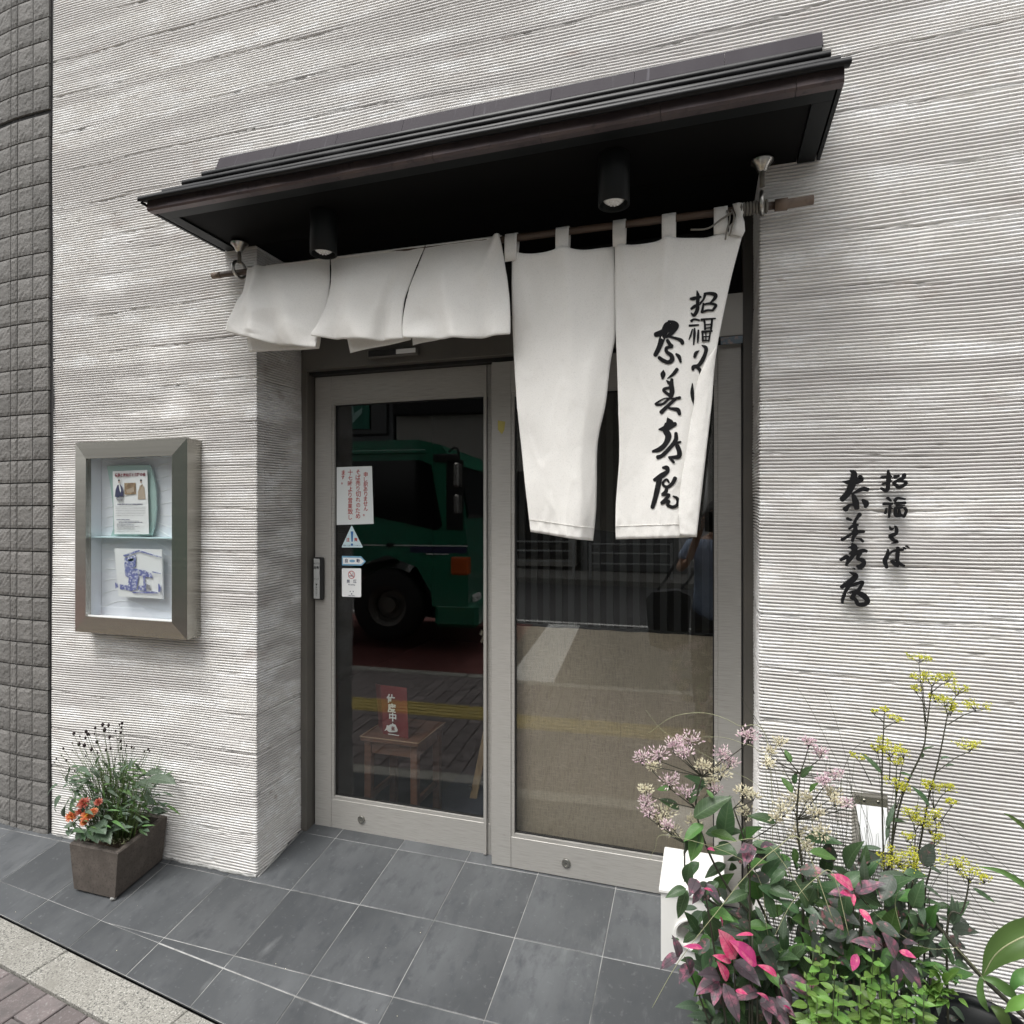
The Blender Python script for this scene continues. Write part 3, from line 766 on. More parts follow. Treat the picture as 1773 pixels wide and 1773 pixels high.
rows = cloth('c', [(737,427,-.062),(718,474,-.082),(706,508,-.103),(698,550,-.128),(698,580,-.143),(699,585,-.143)], [(868,410,-.062),(872,445,-.07),(879,490,-.085),(884,540,-.10),(883,572,-.115),(882,578,-.115)], 44, 46, wr3, bot=lambda u: -.010*math.sin(math.pi*u))
top = [[Vector((p.x, RODY+.014*math.cos(a), rodz(p.x)+.0145*math.sin(a))) for p in rows[0]] for a in (math.pi*.1, math.pi*.35, math.pi*.6, math.pi*.85)]
cbuild('curtain_panel', top+rows)
# hems folded back under the panels
for L, Rr, s in (([(427,572,-.115),(428,592,-.105),(430,610,-.10)], [(556,580,-.10),(555,594,-.095),(553,604,-.095)], 1),
                 ([(600,578,-.115),(603,595,-.105),(606,611,-.10)], [(714,578,-.11),(713,584,-.105),(712,589,-.10)], 2),
                 ([(712,575,-.11),(714,586,-.105),(715,598,-.10)], [(800,574,-.11),(795,578,-.105),(790,581,-.10)], 3)):
    rows = cloth('h', L, Rr, 14, 6, lambda u, v: .003*math.sin(u*9+s)*v); cbuild('folded_hem', rows)
# lower lip of each fold turning back under
# --- right half: two long panels
def wrA(u, v): return -.008*math.sin(math.pi*u) - .016*math.exp(-((u-.55-.12*v)/.09)**2)*max(0, 1-v*1.4) - .008*math.exp(-((u-.06-.5*v)/.06)**2)*max(0, 1-v*2.2) + .008*math.exp(-((u-.98+.55*v)/.06)**2)*max(0, 1-v*2) + .013*math.sin(u*5.2+1.0)*v*.8 + .003*nz(u*5, v*7, 34) + (.05*(u-.82)/.18*v if u > .82 else 0)*.6 + .0022*nz(u*26, v*40, 38)*max(0, (v-.84))*6
rowsA = cloth('d', [(886,437,-.060),(887,560,-.060),(893,680,-.066),(903,790,-.074),(913,880,-.082),(918,921,-.086)], [(1062,424,-.060),(1066,560,-.060),(1055,632,-.066),(1047,700,-.070),(1033,765,-.074),(1031,840,-.078),(1029,890,-.082),(1024,937,-.080)], 40, 90, wrA, top=lambda u: -.012*math.sin(math.pi*((u*2) % 1)))
cbuild('curtain_panel', rowsA)
def wrB(u, v): return -.008*math.sin(math.pi*u)*(1-v) + .009*math.sin(u*6.5+.5)*v + .003*nz(u*5+4, v*7, 35) - .016*math.exp(-((u-.42-.1*v)/.05)**2)*max(0, 1-v*2) - .009*math.exp(-((u-.05-.6*v)/.06)**2)*max(0, 1-v*2) + .007*math.exp(-((u-.72+.4*v)/.06)**2)*max(0, 1-v*1.8) + .0022*nz(u*30, v*44, 39)*max(0, (v-.84))*6
LB = [(1064,424,-.060),(1066,560,-.061),(1070,690,-.066),(1072,790,-.074),(1066,870,-.082),(1066,934,-.086)]
RB = [(1287,398,-.060),(1267,475,-.064),(1251,550,-.070),(1240,612,-.076),(1232,690,-.083),(1222,790,-.090),(1213,870,-.096),(1206,930,-.100)]
rowsB = cloth('e', LB, RB, 44, 90, wrB, top=lambda u: -.010*math.sin(math.pi*((u*2.2) % 1)))
cbuild('curtain_panel', rowsB)
# flap: the right edge of the long panel folded over itself
flL = [(1240,600,-.090),(1221,628,-.094),(1206,666,-.097),(1201,702,-.099),(1195,735,-.101),(1185,800,-.106),(1179,838,-.109),(1175,880,-.112),(1177,927,-.114)]
flR = [(1241,602,-.090),(1236,640,-.093),(1233,690,-.096),(1228,735,-.099),(1221,795,-.104),(1216,835,-.107),(1211,880,-.110),(1206,929,-.113)]
rowsF = cloth('f', flL, flR, 10, 70, lambda u, v: -.006*math.sin(math.pi*u) + .0012*nz(u*8, v*60, 36))
cbuild('folded_flap', rowsF)
# seams: hem lines along the foot and the sewn join between panels
b = MB()
for rw in (rowsA, rowsB):
    j = int(len(rw)*.955); b.tube([Vector(p)+Vector((0,-.0014,0)) for p in rw[j]], .0009, 4)
P(b, 'hem_stitching', M['cloth'], nor)
# loops over the rod
def loop(xc0, xc1, yb):
    x0, x1 = at(xc0, 420, -.066).x, at(xc1, 420, -.066).x; zb = at(xc0, yb, -.064).z
    rows = []
    for yy, zz in ((RODY+.006, -.06), (RODY+.0155, -.012), (RODY+.012, .0115), (RODY, .0165), (RODY-.012, .0115), (RODY-.0165, -.008), (-.0705, -.045), (-.0668, None)):
        rows.append([Vector((x0+(x1-x0)*i/4, yy, (rodz(x0)+zz) if zz is not None else zb)) for i in range(5)])
    return cbuild('rod_loop', rows)
for a, c, yb in ((874,895,454),(962,985,442),(1061,1083,428),(1146,1170,420),(1236,1260,407)): loop(a, c, yb)
rows = [[at(x, y, -.066) for x, y in r] for r in (((1268,353),(1279,352),(1290,352)), ((1271,362),(1280,362),(1289,362)), ((1274,372),(1280,373),(1286,374)), ((1272,381),(1280,382),(1289,384)), ((1262,392),(1275,396),(1290,400)), ((1262,405),(1274,408),(1285,410)))]
for i, r_ in enumerate(rows):
    for j, p in enumerate(r_): p.y += -.006*math.sin(j*1.6)*(1 if i != 2 else -.5)
cbuild('tied_loop', rows)
# --- brush writing printed on the long panel
SW = [1.18]
def stroke(b, pts, conv, off, jitter=0):
    """brush stroke: points (x, y, width) in drawing units; conv maps them to 3-D with an offset"""
    c = catmull([(*p,) for p in pts], 5); L, Q = [], []
    n = len(c)
    for i in range(n):
        t = c[min(i+1, n-1)][:2]-c[max(i-1, 0)][:2]; l = np.linalg.norm(t); t = t/l if l > 1e-6 else np.array([1.,0.])
        nrm = np.array([-t[1], t[0]]); w = max(c[i][2], 4)/2*SW[0]; L.append(c[i][:2]+nrm*w); Q.append(c[i][:2]-nrm*w)
    def cap(i, sgn):
        t = c[1][:2]-c[0][:2] if i == 0 else c[-1][:2]-c[-2][:2]; l = np.linalg.norm(t); t = t/l if l > 1e-6 else np.array([1.,0.])
        nrm = np.array([-t[1], t[0]]); w = max(c[i][2], 4)/2*SW[0]
        return [c[i][:2]+(nrm*math.cos(a)+t*sgn*math.sin(a)*.8)*w for a in np.linspace(math.pi/5, math.pi*4/5, 4)]
    poly = L + cap(n-1, 1) + Q[::-1] + cap(0, -1)[::-1]
    return L, Q, cap(0, -1), cap(n-1, 1)
def build_strokes(b, strokes, conv, zoff=0.0, thick=0.0):
    for k, st in enumerate(strokes):
        L, Q, c0, c1 = stroke(b, st, conv, 0); o = zoff+.00012*k
        A = [conv(*p, o) for p in L]; B = [conv(*p, o) for p in Q]; C0 = [conv(*p, o) for p in c0]; C1 = [conv(*p, o) for p in c1]
        n = len(A); vs = A+B; fs = [(i, i+1, n+i+1, n+i) for i in range(n-1)]
        base = len(vs); vs += C0; fs.append((0, *range(base, base+4), n)); base = len(vs); vs += C1; fs.append((n-1, *range(base, base+4), 2*n-1))
        if not thick: b.add(vs, fs)
        else:
            d = Vector((0, thick, 0)); m_ = len(vs); bk = [v+d for v in vs]; ring = list(range(n)) + list(range(2*n+4, 2*n+8)) + list(range(2*n-1, n-1, -1)) + list(range(2*n+3, 2*n-1, -1))
            b.add(vs+bk, fs + [tuple(i+m_ for i in reversed(f)) for f in fs] + [(ring[i], ring[(i+1)%len(ring)], ring[(i+1)%len(ring)]+m_, ring[i]+m_) for i in range(len(ring))])
gridB = np.array([[tuple(p) for p in r_] for r_ in rowsB])
# lookup: photo pixel of every cloth vertex -> depth, so the ink lies on the cloth
dB = gridB.reshape(-1, 3)-CAM; pxB = 886.5+FPX*(dB@_r)/(dB@_f); pyB = 886.5-FPX*(dB@_u)/(dB@_f); yB = gridB.reshape(-1, 3)[:, 1]
def on_cloth(px, py, o):
    w = 1/((pxB-px)**2+(pyB-py)**2+4.0)**2; y = float((w*yB).sum()/w.sum())
    return at(px, py, y-.0021-o)
c4 = lambda x, y, o: on_cloth(1110+x/8.06, 480+y/8.06, o)
c5 = lambda x, y, o: on_cloth(1110+x/6.82, 680+y/6.82, o)
CH = {}
CH['zhao'] = (c4, [[(690,300,30),(740,295,45),(830,275,30)], [(780,190,14),(795,260,45),(790,350,42),(785,450,45),(740,530,40),(700,500,15)], [(700,440,30),(760,400,40),(828,380,12)],
   [(885,232,30),(960,225,38),(1035,245,50),(1030,290,42),(990,335,26),(960,352,10)], [(890,250,35),(870,310,25),(828,362,26)], [(872,365,22),(862,420,28),(850,487,34)], [(870,380,22),(960,365,28),(1045,388,32),(1022,430,32),(1000,462,28)], [(860,482,30),(930,460,26),(1000,462,22)]])
CH['fu'] = (c4, [[(700,612,32),(740,586,25),(812,600,22)], [(675,675,28),(740,670,24),(802,665,20)], [(715,725,14),(695,800,24),(668,872,10)], [(745,715,22),(745,800,34),(733,942,16)], [(800,740,22),(795,830,30),(790,912,18)],
   [(842,594,32),(900,585,24),(1038,575,16)], [(882,600,24),(890,665,24),(892,728,26)], [(990,590,26),(984,665,26),(975,728,26)], [(895,664,16),(978,656,16)], [(897,712,18),(975,702,16)], [(852,762,32),(990,750,22)], [(856,775,22),(862,890,26)], [(965,772,22),(945,888,22)], [(905,775,16),(905,878,16)], [(862,830,14),(958,826,14)], [(862,884,22),(948,882,20)]])
CH['so'] = (c4, [[(812,1024,8),(768,1055,40),(748,1110,38)], [(850,950,16),(902,985,48),(900,1050,44),(860,1150,50),(800,1232,46),(732,1250,46),(725,1288,36)], [(782,1252,42),(822,1300,38),(822,1362,12)]])
CH['ba'] = (c4, [[(716,1485,14),(713,1600,44),(722,1700,36),(738,1770,22),(752,1880,10)]])
CH['na'] = (c4, [[(205,800,60),(300,770,76),(420,690,70),(490,650,56)], [(392,620,26),(360,680,84),(305,820,76),(255,970,60),(198,1085,52)], [(385,618,34),(460,632,44),(502,672,48),(460,735,60),(400,800,46),(352,840,20)], [(365,822,26),(480,850,32),(558,882,48),(578,920,46)],
   [(368,880,40),(402,938,44),(432,965,36),(355,985,38),(358,1040,42),(420,1090,50),(432,1150,58),(380,1185,46),(305,1160,48),(252,1122,44)], [(488,1070,24),(530,1110,44),(552,1182,28)]])
CH['mi'] = (c4, [[(312,1298,14),(306,1350,62),(300,1412,30)], [(502,1285,44),(450,1350,40),(368,1412,10)], [(430,1425,36),(422,1500,56),(432,1590,60),(415,1660,56)], [(355,1440,14),(390,1475,46)], [(400,1540,34),(330,1556,36),(318,1585,34),(400,1650,40)], [(542,1680,38),(440,1695,22),(330,1690,16),(212,1755,24)]])
CH['mi2'] = (c5, [[(168,130,20),(190,142,26),(262,128,26),(330,68,26)], [(420,62,28),(335,135,34),(238,230,42)], [(300,165,22),(350,185,26),(432,202,44),(455,252,34)]])
CH['ki'] = (c5, [[(312,298,12),(335,365,92),(290,438,64),(322,512,66),(290,600,50),(222,665,50),(138,692,26)], [(212,432,16),(290,420,60),(402,368,44)], [(195,762,42),(250,740,40),(340,650,40),(408,560,44),(412,478,34)], [(400,600,34),(468,580,20)], [(428,630,46),(452,700,50),(438,755,46),(328,762,22)], [(338,772,26),(388,822,26)]])
CH['o'] = (c5, [[(258,885,26),(302,888,50),(310,930,40),(242,980,56),(156,1030,34)], [(222,990,54),(200,1100,54),(170,1230,50),(134,1352,42)], [(402,1008,42),(370,1070,38),(320,1110,34),(272,1100,28),(258,1062,26),(300,1022,22),(330,1060,20)],
   [(302,1120,28),(290,1170,38),(248,1205,26),(332,1205,28),(285,1260,34),(238,1308,26),(330,1275,28),(312,1322,34),(370,1350,34),(430,1320,34),(428,1250,32),(378,1222,16)]])
for k, (cv, st) in CH.items():
    b = MB(); build_strokes(b, st, cv); P(b, 'brush_character', M['ink'], nor)

# ================================================================== WALL LETTERS
SW[0] = 1.06
sg = empty('wall_lettering', (2.3, -.02, 1.2), 'black raised brush characters in two columns on the wall right of the door', 'sign')
w1 = lambda x, y, o: at(1440+x/11.08, 800+y/11.08, -.030-o)
w2 = lambda x, y, o: at(1440+x/11.08, 930+y/11.08, -.030-o)
WS = [
 (w1, [[(365,165,30),(430,210,100),(425,330,130),(380,470,124),(310,600,110),(205,715,96)], [(208,372,14),(330,385,90),(460,375,110),(570,330,96),(545,270,60)], [(388,615,20),(500,560,56),(600,515,78),(695,528,76)], [(425,640,66),(462,760,110),(488,880,90)], [(460,820,56),(350,825,50),(268,905,100)], [(600,725,40),(662,790,108),(660,862,50)]]),
 (w1, [[(305,1085,50),(375,1112,44)], [(545,1000,76),(470,1110,46),(440,1180,60)], [(505,1205,40),(400,1235,56),(340,1282,34)], [(455,1180,50),(460,1300,80)], [(622,1332,54),(480,1342,66),(380,1385,44),(205,1492,58)], [(500,1345,56),(430,1430,56),(400,1520,46)], [(480,1468,22),(560,1482,44),(605,1522,46)]]),
 (w2, [[(400,118,30),(432,190,120),(430,270,90),(358,322,40)], [(326,196,20),(420,200,70),(515,208,20)], [(178,440,50),(290,384,76),(322,425,60),(288,540,44)], [(288,525,40),(370,412,66),(460,312,66),(600,262,70),(670,270,56)], [(560,305,60),(502,412,60),(600,445,80),(620,510,80),(560,570,90),(500,562,50)], [(520,605,34),(590,622,14)]]),
 (w2, [[(348,678,20),(462,732,90),(420,810,100),(320,882,90),(196,962,64)], [(330,950,64),(270,1050,56),(222,1180,56),(210,1262,44)], [(368,940,44),(480,900,56),(602,862,50),(560,960,56),(500,1032,56),(336,1062,20)], [(470,1035,60),(400,1172,86)], [(470,1062,56),(600,1115,104),(695,1220,86),(640,1290,76),(520,1292,76),(468,1212,64),(420,1150,50)]]),
 (w1, [[(1090,160,34),(1102,280,78),(1090,420,68),(1078,520,66),(1038,552,56),(958,498,40)], [(968,290,56),(1070,282,46),(1152,280,34)], [(988,424,46),(1080,392,46),(1155,358,30)], [(1225,285,74),(1292,262,44)], [(1400,240,66),(1380,300,66),(1300,342,56),(1200,402,54),(1242,452,46)], [(1310,362,46),(1432,382,56),(1400,440,56),(1290,482,66),(1250,425,34)]]),
 (w1, [[(1080,690,56),(1142,742,34)], [(1008,802,56),(1172,800,44)], [(1130,820,46),(1122,930,46),(1105,1062,34)], [(1060,892,34),(1038,982,44)], [(1218,742,54),(1272,692,46),(1412,710,34)], [(1232,792,54),(1412,782,54)], [(1252,834,34),(1402,832,26)], [(1232,882,54),(1362,872,44)], [(1230,882,54),(1242,1020,66),(1352,1022,54)], [(1412,882,54),(1440,940,46),(1390,1052,44)], [(1300,902,34),(1312,1002,54)]]),
 (w1, [[(1120,1240,24),(1150,1290,46),(1192,1270,24)], [(1230,1232,34),(1252,1290,56),(1240,1372,56),(1138,1422,76),(1190,1492,66),(1262,1532,56),(1158,1562,14)]]),
 (w2, [[(1090,240,24),(1075,350,66),(1030,462,76),(1062,582,54)], [(1110,332,26),(1180,272,36),(1270,252,54),(1372,242,44)], [(1280,202,54),(1272,330,66),(1270,450,56),(1330,522,56),(1392,552,44)], [(1160,462,54),(1232,522,76),(1272,552,54)], [(1390,202,34),(1422,226,36)], [(1438,172,34),(1492,206,26)]]),
]
for cv, st in WS:
    b = MB(); build_strokes(b, st, cv, thick=.009)
    o = P(b, 'character', M['ink'], sg)
b = MB()
for cx, cy in ((1475,850),(1478,920),(1480,985),(1480,1030),(1540,835),(1545,880),(1550,925),(1550,970)):
    p = at(cx, cy, -.024); b.tube([p, p+Vector((0,.022,0))], .0025, 6)
P(b, 'standoff_pins', M['black_metal'], sg)

# ================================================================== TEXT
def text_obj(txt, size, name, m, parent, x, y, z, vertical=False, pitch=None, rx=math.pi/2, rz=0, bold=0.0, align='CENTER'):
    """flat lettering as a mesh, facing -y, centred at x, z"""
    cu = bpy.data.curves.new(name, 'FONT'); cu.body = txt if not vertical else '\n'.join(txt); cu.size = size
    cu.align_x = align; cu.align_y = 'CENTER'; cu.resolution_u = 3; cu.offset = bold
    if vertical: cu.space_line = pitch or .9
    t = bpy.data.objects.new(name, cu); COL.objects.link(t)
    bpy.context.view_layer.update()
    me = bpy.data.meshes.new_from_object(t.evaluated_get(bpy.context.evaluated_depsgraph_get())); COL.objects.unlink(t); bpy.data.objects.remove(t)
    me.materials.clear(); me.materials.append(m); me.name = name
    me.transform(Matrix.Translation((x, y, z)) @ Matrix.Rotation(rz, 4, 'Z') @ Matrix.Rotation(rx, 4, 'X'))
    off = Vector((0,0,0)); q = parent
    while q is not None: off += q.location; q = q.parent
    me.transform(Matrix.Translation(-off)); return link(name, me, parent)

# ================================================================== DOORWAY
ent = empty('door_frame', (1.05, .31, 0), 'grey aluminium frame and header boxed into the doorway', 'door frame')
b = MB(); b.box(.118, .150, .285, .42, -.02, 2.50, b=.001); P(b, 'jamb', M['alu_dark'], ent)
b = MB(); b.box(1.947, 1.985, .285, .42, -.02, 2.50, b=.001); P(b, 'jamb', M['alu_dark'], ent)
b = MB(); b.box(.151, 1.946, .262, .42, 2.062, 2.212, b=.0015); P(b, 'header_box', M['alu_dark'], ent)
b = MB(); b.box(1.60, 1.945, .2585, .2618, 2.064, 2.2105); P(b, 'header_cover', M['alu_light'], ent)
b = MB(); b.box(.151, 1.599, .258, .262, 2.196, 2.210); P(b, 'header_lip', M['alu_dark'], ent)
b = MB(); b.box(.151, 1.946, .40, .42, 2.213, 2.50); P(b, 'void_shade_panel', M['gasket'], ent)  # black sheet whose colour stands in for the shade of the void here
b = MB(); b.box(.1505, .1555, .345, .41, 0, 2.06); b.box(1.941, 1.9465, .29, .41, 0, 2.06); b.box(.1505, 1.9465, .30, .41, 2.048, 2.0615); P(b, 'gap_shade_strips', M['gasket'], ent)  # black strips paint in the shade of the gaps round the doors
b = MB(); b.box(.15, 1.947, .283, .41, .030, .0445, b=.001); P(b, 'threshold', M['steel'], ent)
b = MB(); b.box(1.872, 1.944, .2565, .2583, 2.026+.008, 2.060); P(b, 'header_sticker', M['sticker_strip'], ent)
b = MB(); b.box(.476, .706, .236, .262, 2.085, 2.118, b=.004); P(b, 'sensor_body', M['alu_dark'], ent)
b = MB(); b.box(.484, .612, .2335, .2358, 2.089, 2.113, b=.001); b.box(.612, .700, .2325, .2345, 2.092, 2.111, b=.001, mi=1)
b.build; P(b, 'sensor_window', [M['gasket'], M['white']], ent)

def door_leaf(name, x0, x1, y, label, zb, zt, wl, wr, zbr, ztr, lockx, lockz):
    d = empty(name, ((x0+x1)/2, y, zb), label, 'sliding door', 'sliding doors')
    T = .038
    b = MB(); b.box(x0, x0+wl, y, y+T, zb, zt, b=.0012); P(b, 'stile', M['alu'], d)
    b = MB(); b.box(x1-wr, x1, y, y+T, zb, zt, b=.0012); P(b, 'stile', M['alu'], d)
    b = MB(); b.box(x0+wl+.0008, x1-wr-.0008, y+.0008, y+T, zb, zbr, b=.001); P(b, 'bottom_rail', M['alu'], d)
    b = MB(); b.box(x0+wl+.0008, x1-wr-.0008, y+.0008, y+T, ztr, zt, b=.001); P(b, 'top_rail', M['alu'], d)
    # glazing beads
    gx0, gx1 = x0+wl, x1-wr
    b = MB(); b.box(gx0+.0005, gx0+.013, y+.004, y+T-.004, zbr+.0005, ztr-.0005); b.box(gx1-.013, gx1-.0005, y+.004, y+T-.004, zbr+.0005, ztr-.0005)
    b.box(gx0+.0135, gx1-.0135, y+.004, y+T-.004, zbr+.0005, zbr+.013); b.box(gx0+.0135, gx1-.0135, y+.004, y+T-.004, ztr-.013, ztr-.0005); P(b, 'glazing_bead', M['alu'], d)
    b = MB(); q = .0135
    b.box(gx0+q, gx0+q+.004, y+.014, y+.026, zbr+q, ztr-q); b.box(gx1-q-.004, gx1-q, y+.014, y+.026, zbr+q, ztr-q); b.box(gx0+q+.004, gx1-q-.004, y+.014, y+.026, zbr+q, zbr+q+.004); b.box(gx0+q+.004, gx1-q-.004, y+.014, y+.026, ztr-q-.004, ztr-q)
    P(b, 'gasket', M['gasket'], d)
    b = MB(); b.box(gx0+q+.0042, gx1-q-.0042, y+.017, y+.023, zbr+q+.0042, ztr-q-.0042); P(b, 'glass_pane', M['glass'], d)
    b = MB(); n = 24
    vs = []
    for r_, yy in ((.017, y), (.017, y-.004), (.0145, y-.0055), (.0105, y-.0055), (.0095, y-.0035), (.0035, y-.0035), (.003, y-.001)):
        vs.append([(lockx+r_*math.cos(2*math.pi*k/n), yy, lockz+r_*math.sin(2*math.pi*k/n)) for k in range(n)])
    b.add([p for r_ in vs for p in r_], [(i*n+k, i*n+(k+1)%n, (i+1)*n+(k+1)%n, (i+1)*n+k) for i in range(len(vs)-1) for k in range(n)]); P(b, 'lock_cylinder', M['steel'], d, False)
    return d
left = door_leaf('sliding_door', .1565, 1.035, .335, 'inner sliding door with stickers and notice, left leaf', .052, 2.046, .083, .05, .180, 1.932, .392, .112)
right = door_leaf('sliding_door', 1.009, 1.9405, .283, 'outer sliding door with lowered beige shade, right leaf', .050, 2.040, .080, .078, .170, 1.915, 1.311, .105)
b = MB(); b.box(.960, .972, .323, .334, .06, 2.04); P(b, 'pull_edge', M['alu'], left)
# torn tape and scribble on the meeting stile
tp = tag(MB().add([at(862,728,.2815),at(875,730,.2815),at(873,745,.2815),at(869,752,.2815),at(862,744,.2815)], [(0,1,2,3,4)]).build('tape_scrap', M['yellow_tape'], fix=False), 'torn scrap of yellow tape on the middle door stile', 'tape')
# touch switch
sw = empty('touch_switch', at(555, 1003, .33), 'tall narrow touch switch with grey face on the left door stile', 'switch')
x0, x1 = .160, .208; z0, z1 = 1.058, 1.246
b = MB(); b.box(x0, x1, .316, .3348, z0, z1, b=.005); P(b, 'switch_body', M['rubber'], sw)
b = MB(); b.box(x0+.004, x1-.014, .3135, .3165, z0+.006, z1-.006, b=.001); P(b, 'switch_face', M['grey_switch'], sw)
xm = (x0+.004+x1-.014)/2
text_obj('自動', .014, 'lettering', M['gasket'], sw, xm, .3129, 1.188+.012, bold=.0003)
text_obj('AUTO', .0105, 'lettering', M['gasket'], sw, xm, .3129, 1.219)
text_obj('タッチ', .0085, 'lettering', M['gasket'], sw, xm, .3129, 1.150)
text_obj('▼', .012, 'lettering', M['gasket'], sw, xm, .3129, 1.125)
text_obj('押してください', .0075, 'lettering', M['gasket'], sw, xm, .3129, 1.095, vertical=True, pitch=.8)

# notice and stickers on the left pane (outer face of the glass at y = .352)
GY = .3505
nt = tag(MB().add([at(581,809,GY), at(644,807,GY), at(647,907,GY), at(582,909,GY)], [(3,2,1,0)]).build('paper_notice', M['paper'], fix=False), 'white paper notice with red handwriting taped on the left door glass', 'notice')
def vtext(s_, px, py0, py1, size, m, par, jit=.6):
    n = len(s_)
    for i, ch in enumerate(s_):
        if ch == ' ': continue
        p = at(px+rnd.uniform(-jit, jit), py0+(py1-py0)*(i+.5)/n, GY-.0006)
        text_obj(ch, size*rnd.uniform(.9, 1.12), 'handwriting', m, par, p.x, p.y, p.z, bold=.00035)
vtext('申し訳ありません。', 633, 818, 894, .0245, M['red_pen'], nt)
vtext('そば売り切れのため', 620, 813, 899, .0245, M['red_pen'], nt)
vtext('十七時より営業致し', 606.5, 814, 901, .0245, M['red_pen'], nt)
vtext('ます。', 594, 815, 839, .022, M['red_pen'], nt)
def rounded(pts, r, n=4):
    out = []; k = len(pts)
    for i in range(k):
        p, a, c = Vector(pts[i]), Vector(pts[i-1]), Vector(pts[(i+1)%k]); u, v = (a-p).normalized(), (c-p).normalized()
        for t in np.linspace(0, 1, n): out.append((p+u*r)*(1-t)**2 + p*2*t*(1-t) + (p+v*r)*t*t)
    return out
def flat(name, pts, m, parent, lab=None, cat=None, r=0):
    if r: pts = rounded(pts, r)
    b = MB(); b.add(pts, [tuple(range(len(pts)))]); o = b.build(name, m, None, fix=False)
    if parent is not None:
        off = Vector((0,0,0)); q = parent
        while q is not None: off += q.location; q = q.parent
        o.data.transform(Matrix.Translation(-off)); o.parent = parent
    if lab: tag(o, lab, cat)
    return o
st = flat('warning_sticker', [at(609,909,GY), at(628.5,948,GY), at(591,948,GY)], M['pale_blue'], None, 'triangular pale blue caution sticker with exclamation mark', 'sticker', .006)
flat('exclamation_bar', [at(607.2,920,GY-.0005), at(611.8,920,GY-.0005), at(610.7,938,GY-.0005), at(608.5,938,GY-.0005)], M['blue'], st, r=.002)
c = at(609.4, 943, GY-.0005); flat('exclamation_dot', [c+Vector((.0058*math.cos(t), 0, .0058*math.sin(t))) for t in np.linspace(0, 2*math.pi, 12, endpoint=False)], M['blue'], st)
for ch, px in (('注', 602.3), ('意', 616)):
    p = at(px, 935, GY-.0006); text_obj(ch, .018, 'lettering', M['red'], st, p.x, p.y, p.z, bold=.0004)
for px, s_ in ((600.5, '開閉にご注意'), (618.5, 'ドアに触れない')):
    p = at(px, 944.6, GY-.0006); text_obj(s_, .0062, 'lettering', M['navy'], st, p.x, p.y, p.z)
ar = flat('arrow_sticker', [at(592,962.5,GY), at(625,963,GY), at(633.5,972,GY), at(626,979.5,GY), at(592,979,GY)], M['blue_light'], None, 'blue and white arrow sticker pointing right on the door glass', 'sticker')
flat('arrow_field', [at(593.6,965.5,GY-.0005), at(624.5,966,GY-.0005), at(630.5,972,GY-.0005), at(625,977,GY-.0005), at(593.6,976.6,GY-.0005)], M['white'], ar)
p = at(599.6, 971.2, GY-.0008); text_obj('自', .0185, 'lettering', M['navy'], ar, p.x, p.y, p.z, bold=.0003)
p = at(620.2, 971.6, GY-.0008); text_obj('動', .0185, 'lettering', M['navy'], ar, p.x, p.y, p.z, bold=.0003)
c = at(609.8, 971.3, GY-.0008); flat('oval_mark', [c+Vector((.0145*math.cos(t), 0, .006*math.sin(t))) for t in np.linspace(0, 2*math.pi, 20, endpoint=False)], M['blue_light'], ar)
ns = flat('no_smoking_sticker', [at(592,984,GY), at(625.3,984,GY), at(625.3,1034,GY), at(592,1033,GY)], M['white'], None, 'white rectangular no-smoking sticker with red ring, lowest on the glass', 'sticker', .006)
c = at(608.6, 995.2, GY-.0006)
b = MB(); n = 28
b.add([c+Vector((r_*math.cos(2*math.pi*k/n), 0, r_*math.sin(2*math.pi*k/n))) for r_ in (.0175, .0148) for k in range(n)], [(k, (k+1)%n, n+(k+1)%n, n+k) for k in range(n)])
b.add([c+Vector((-.012,-.0003,.0135)), c+Vector((-.0138,-.0003,.0115)), c+Vector((.012,-.0003,-.0135)), c+Vector((.0138,-.0003,-.0115))], [(0,1,2,3)]); P(b, 'prohibition_ring', M['red'], ns)
b = MB(); b.add([c+Vector((x_, -.0002, z_)) for x_, z_ in ((-.012,-.0035),(.011,-.0035),(.011,-.0068),(-.012,-.0068))], [(0,1,2,3)]); b.add([c+Vector((x_, -.0002, z_)) for x_, z_ in ((.005,0),(.008,.004),(.004,.009),(.0065,.0095),(.0105,.004),(.0075,-.001))], [(0,1,2,3,4,5)]); P(b, 'cigarette', M['navy'], ns)
for s_, px, py, sz in (('禁', 603, 1007, .0165), ('煙', 614.5, 1007, .0165), ('No smoking', 608.8, 1012.5, .0068), ('▾', 606.4, 1024.5, .018), ('▾', 611.6, 1024.5, .018), ('▪', 608.9, 1028.2, .017), ('ご協力ください', 608.5, 1031.4, .0052)):
    p = at(px, py, GY-.0006); text_obj(s_, sz, 'lettering', M['navy'], ns, p.x, p.y, p.z, bold=.0002)

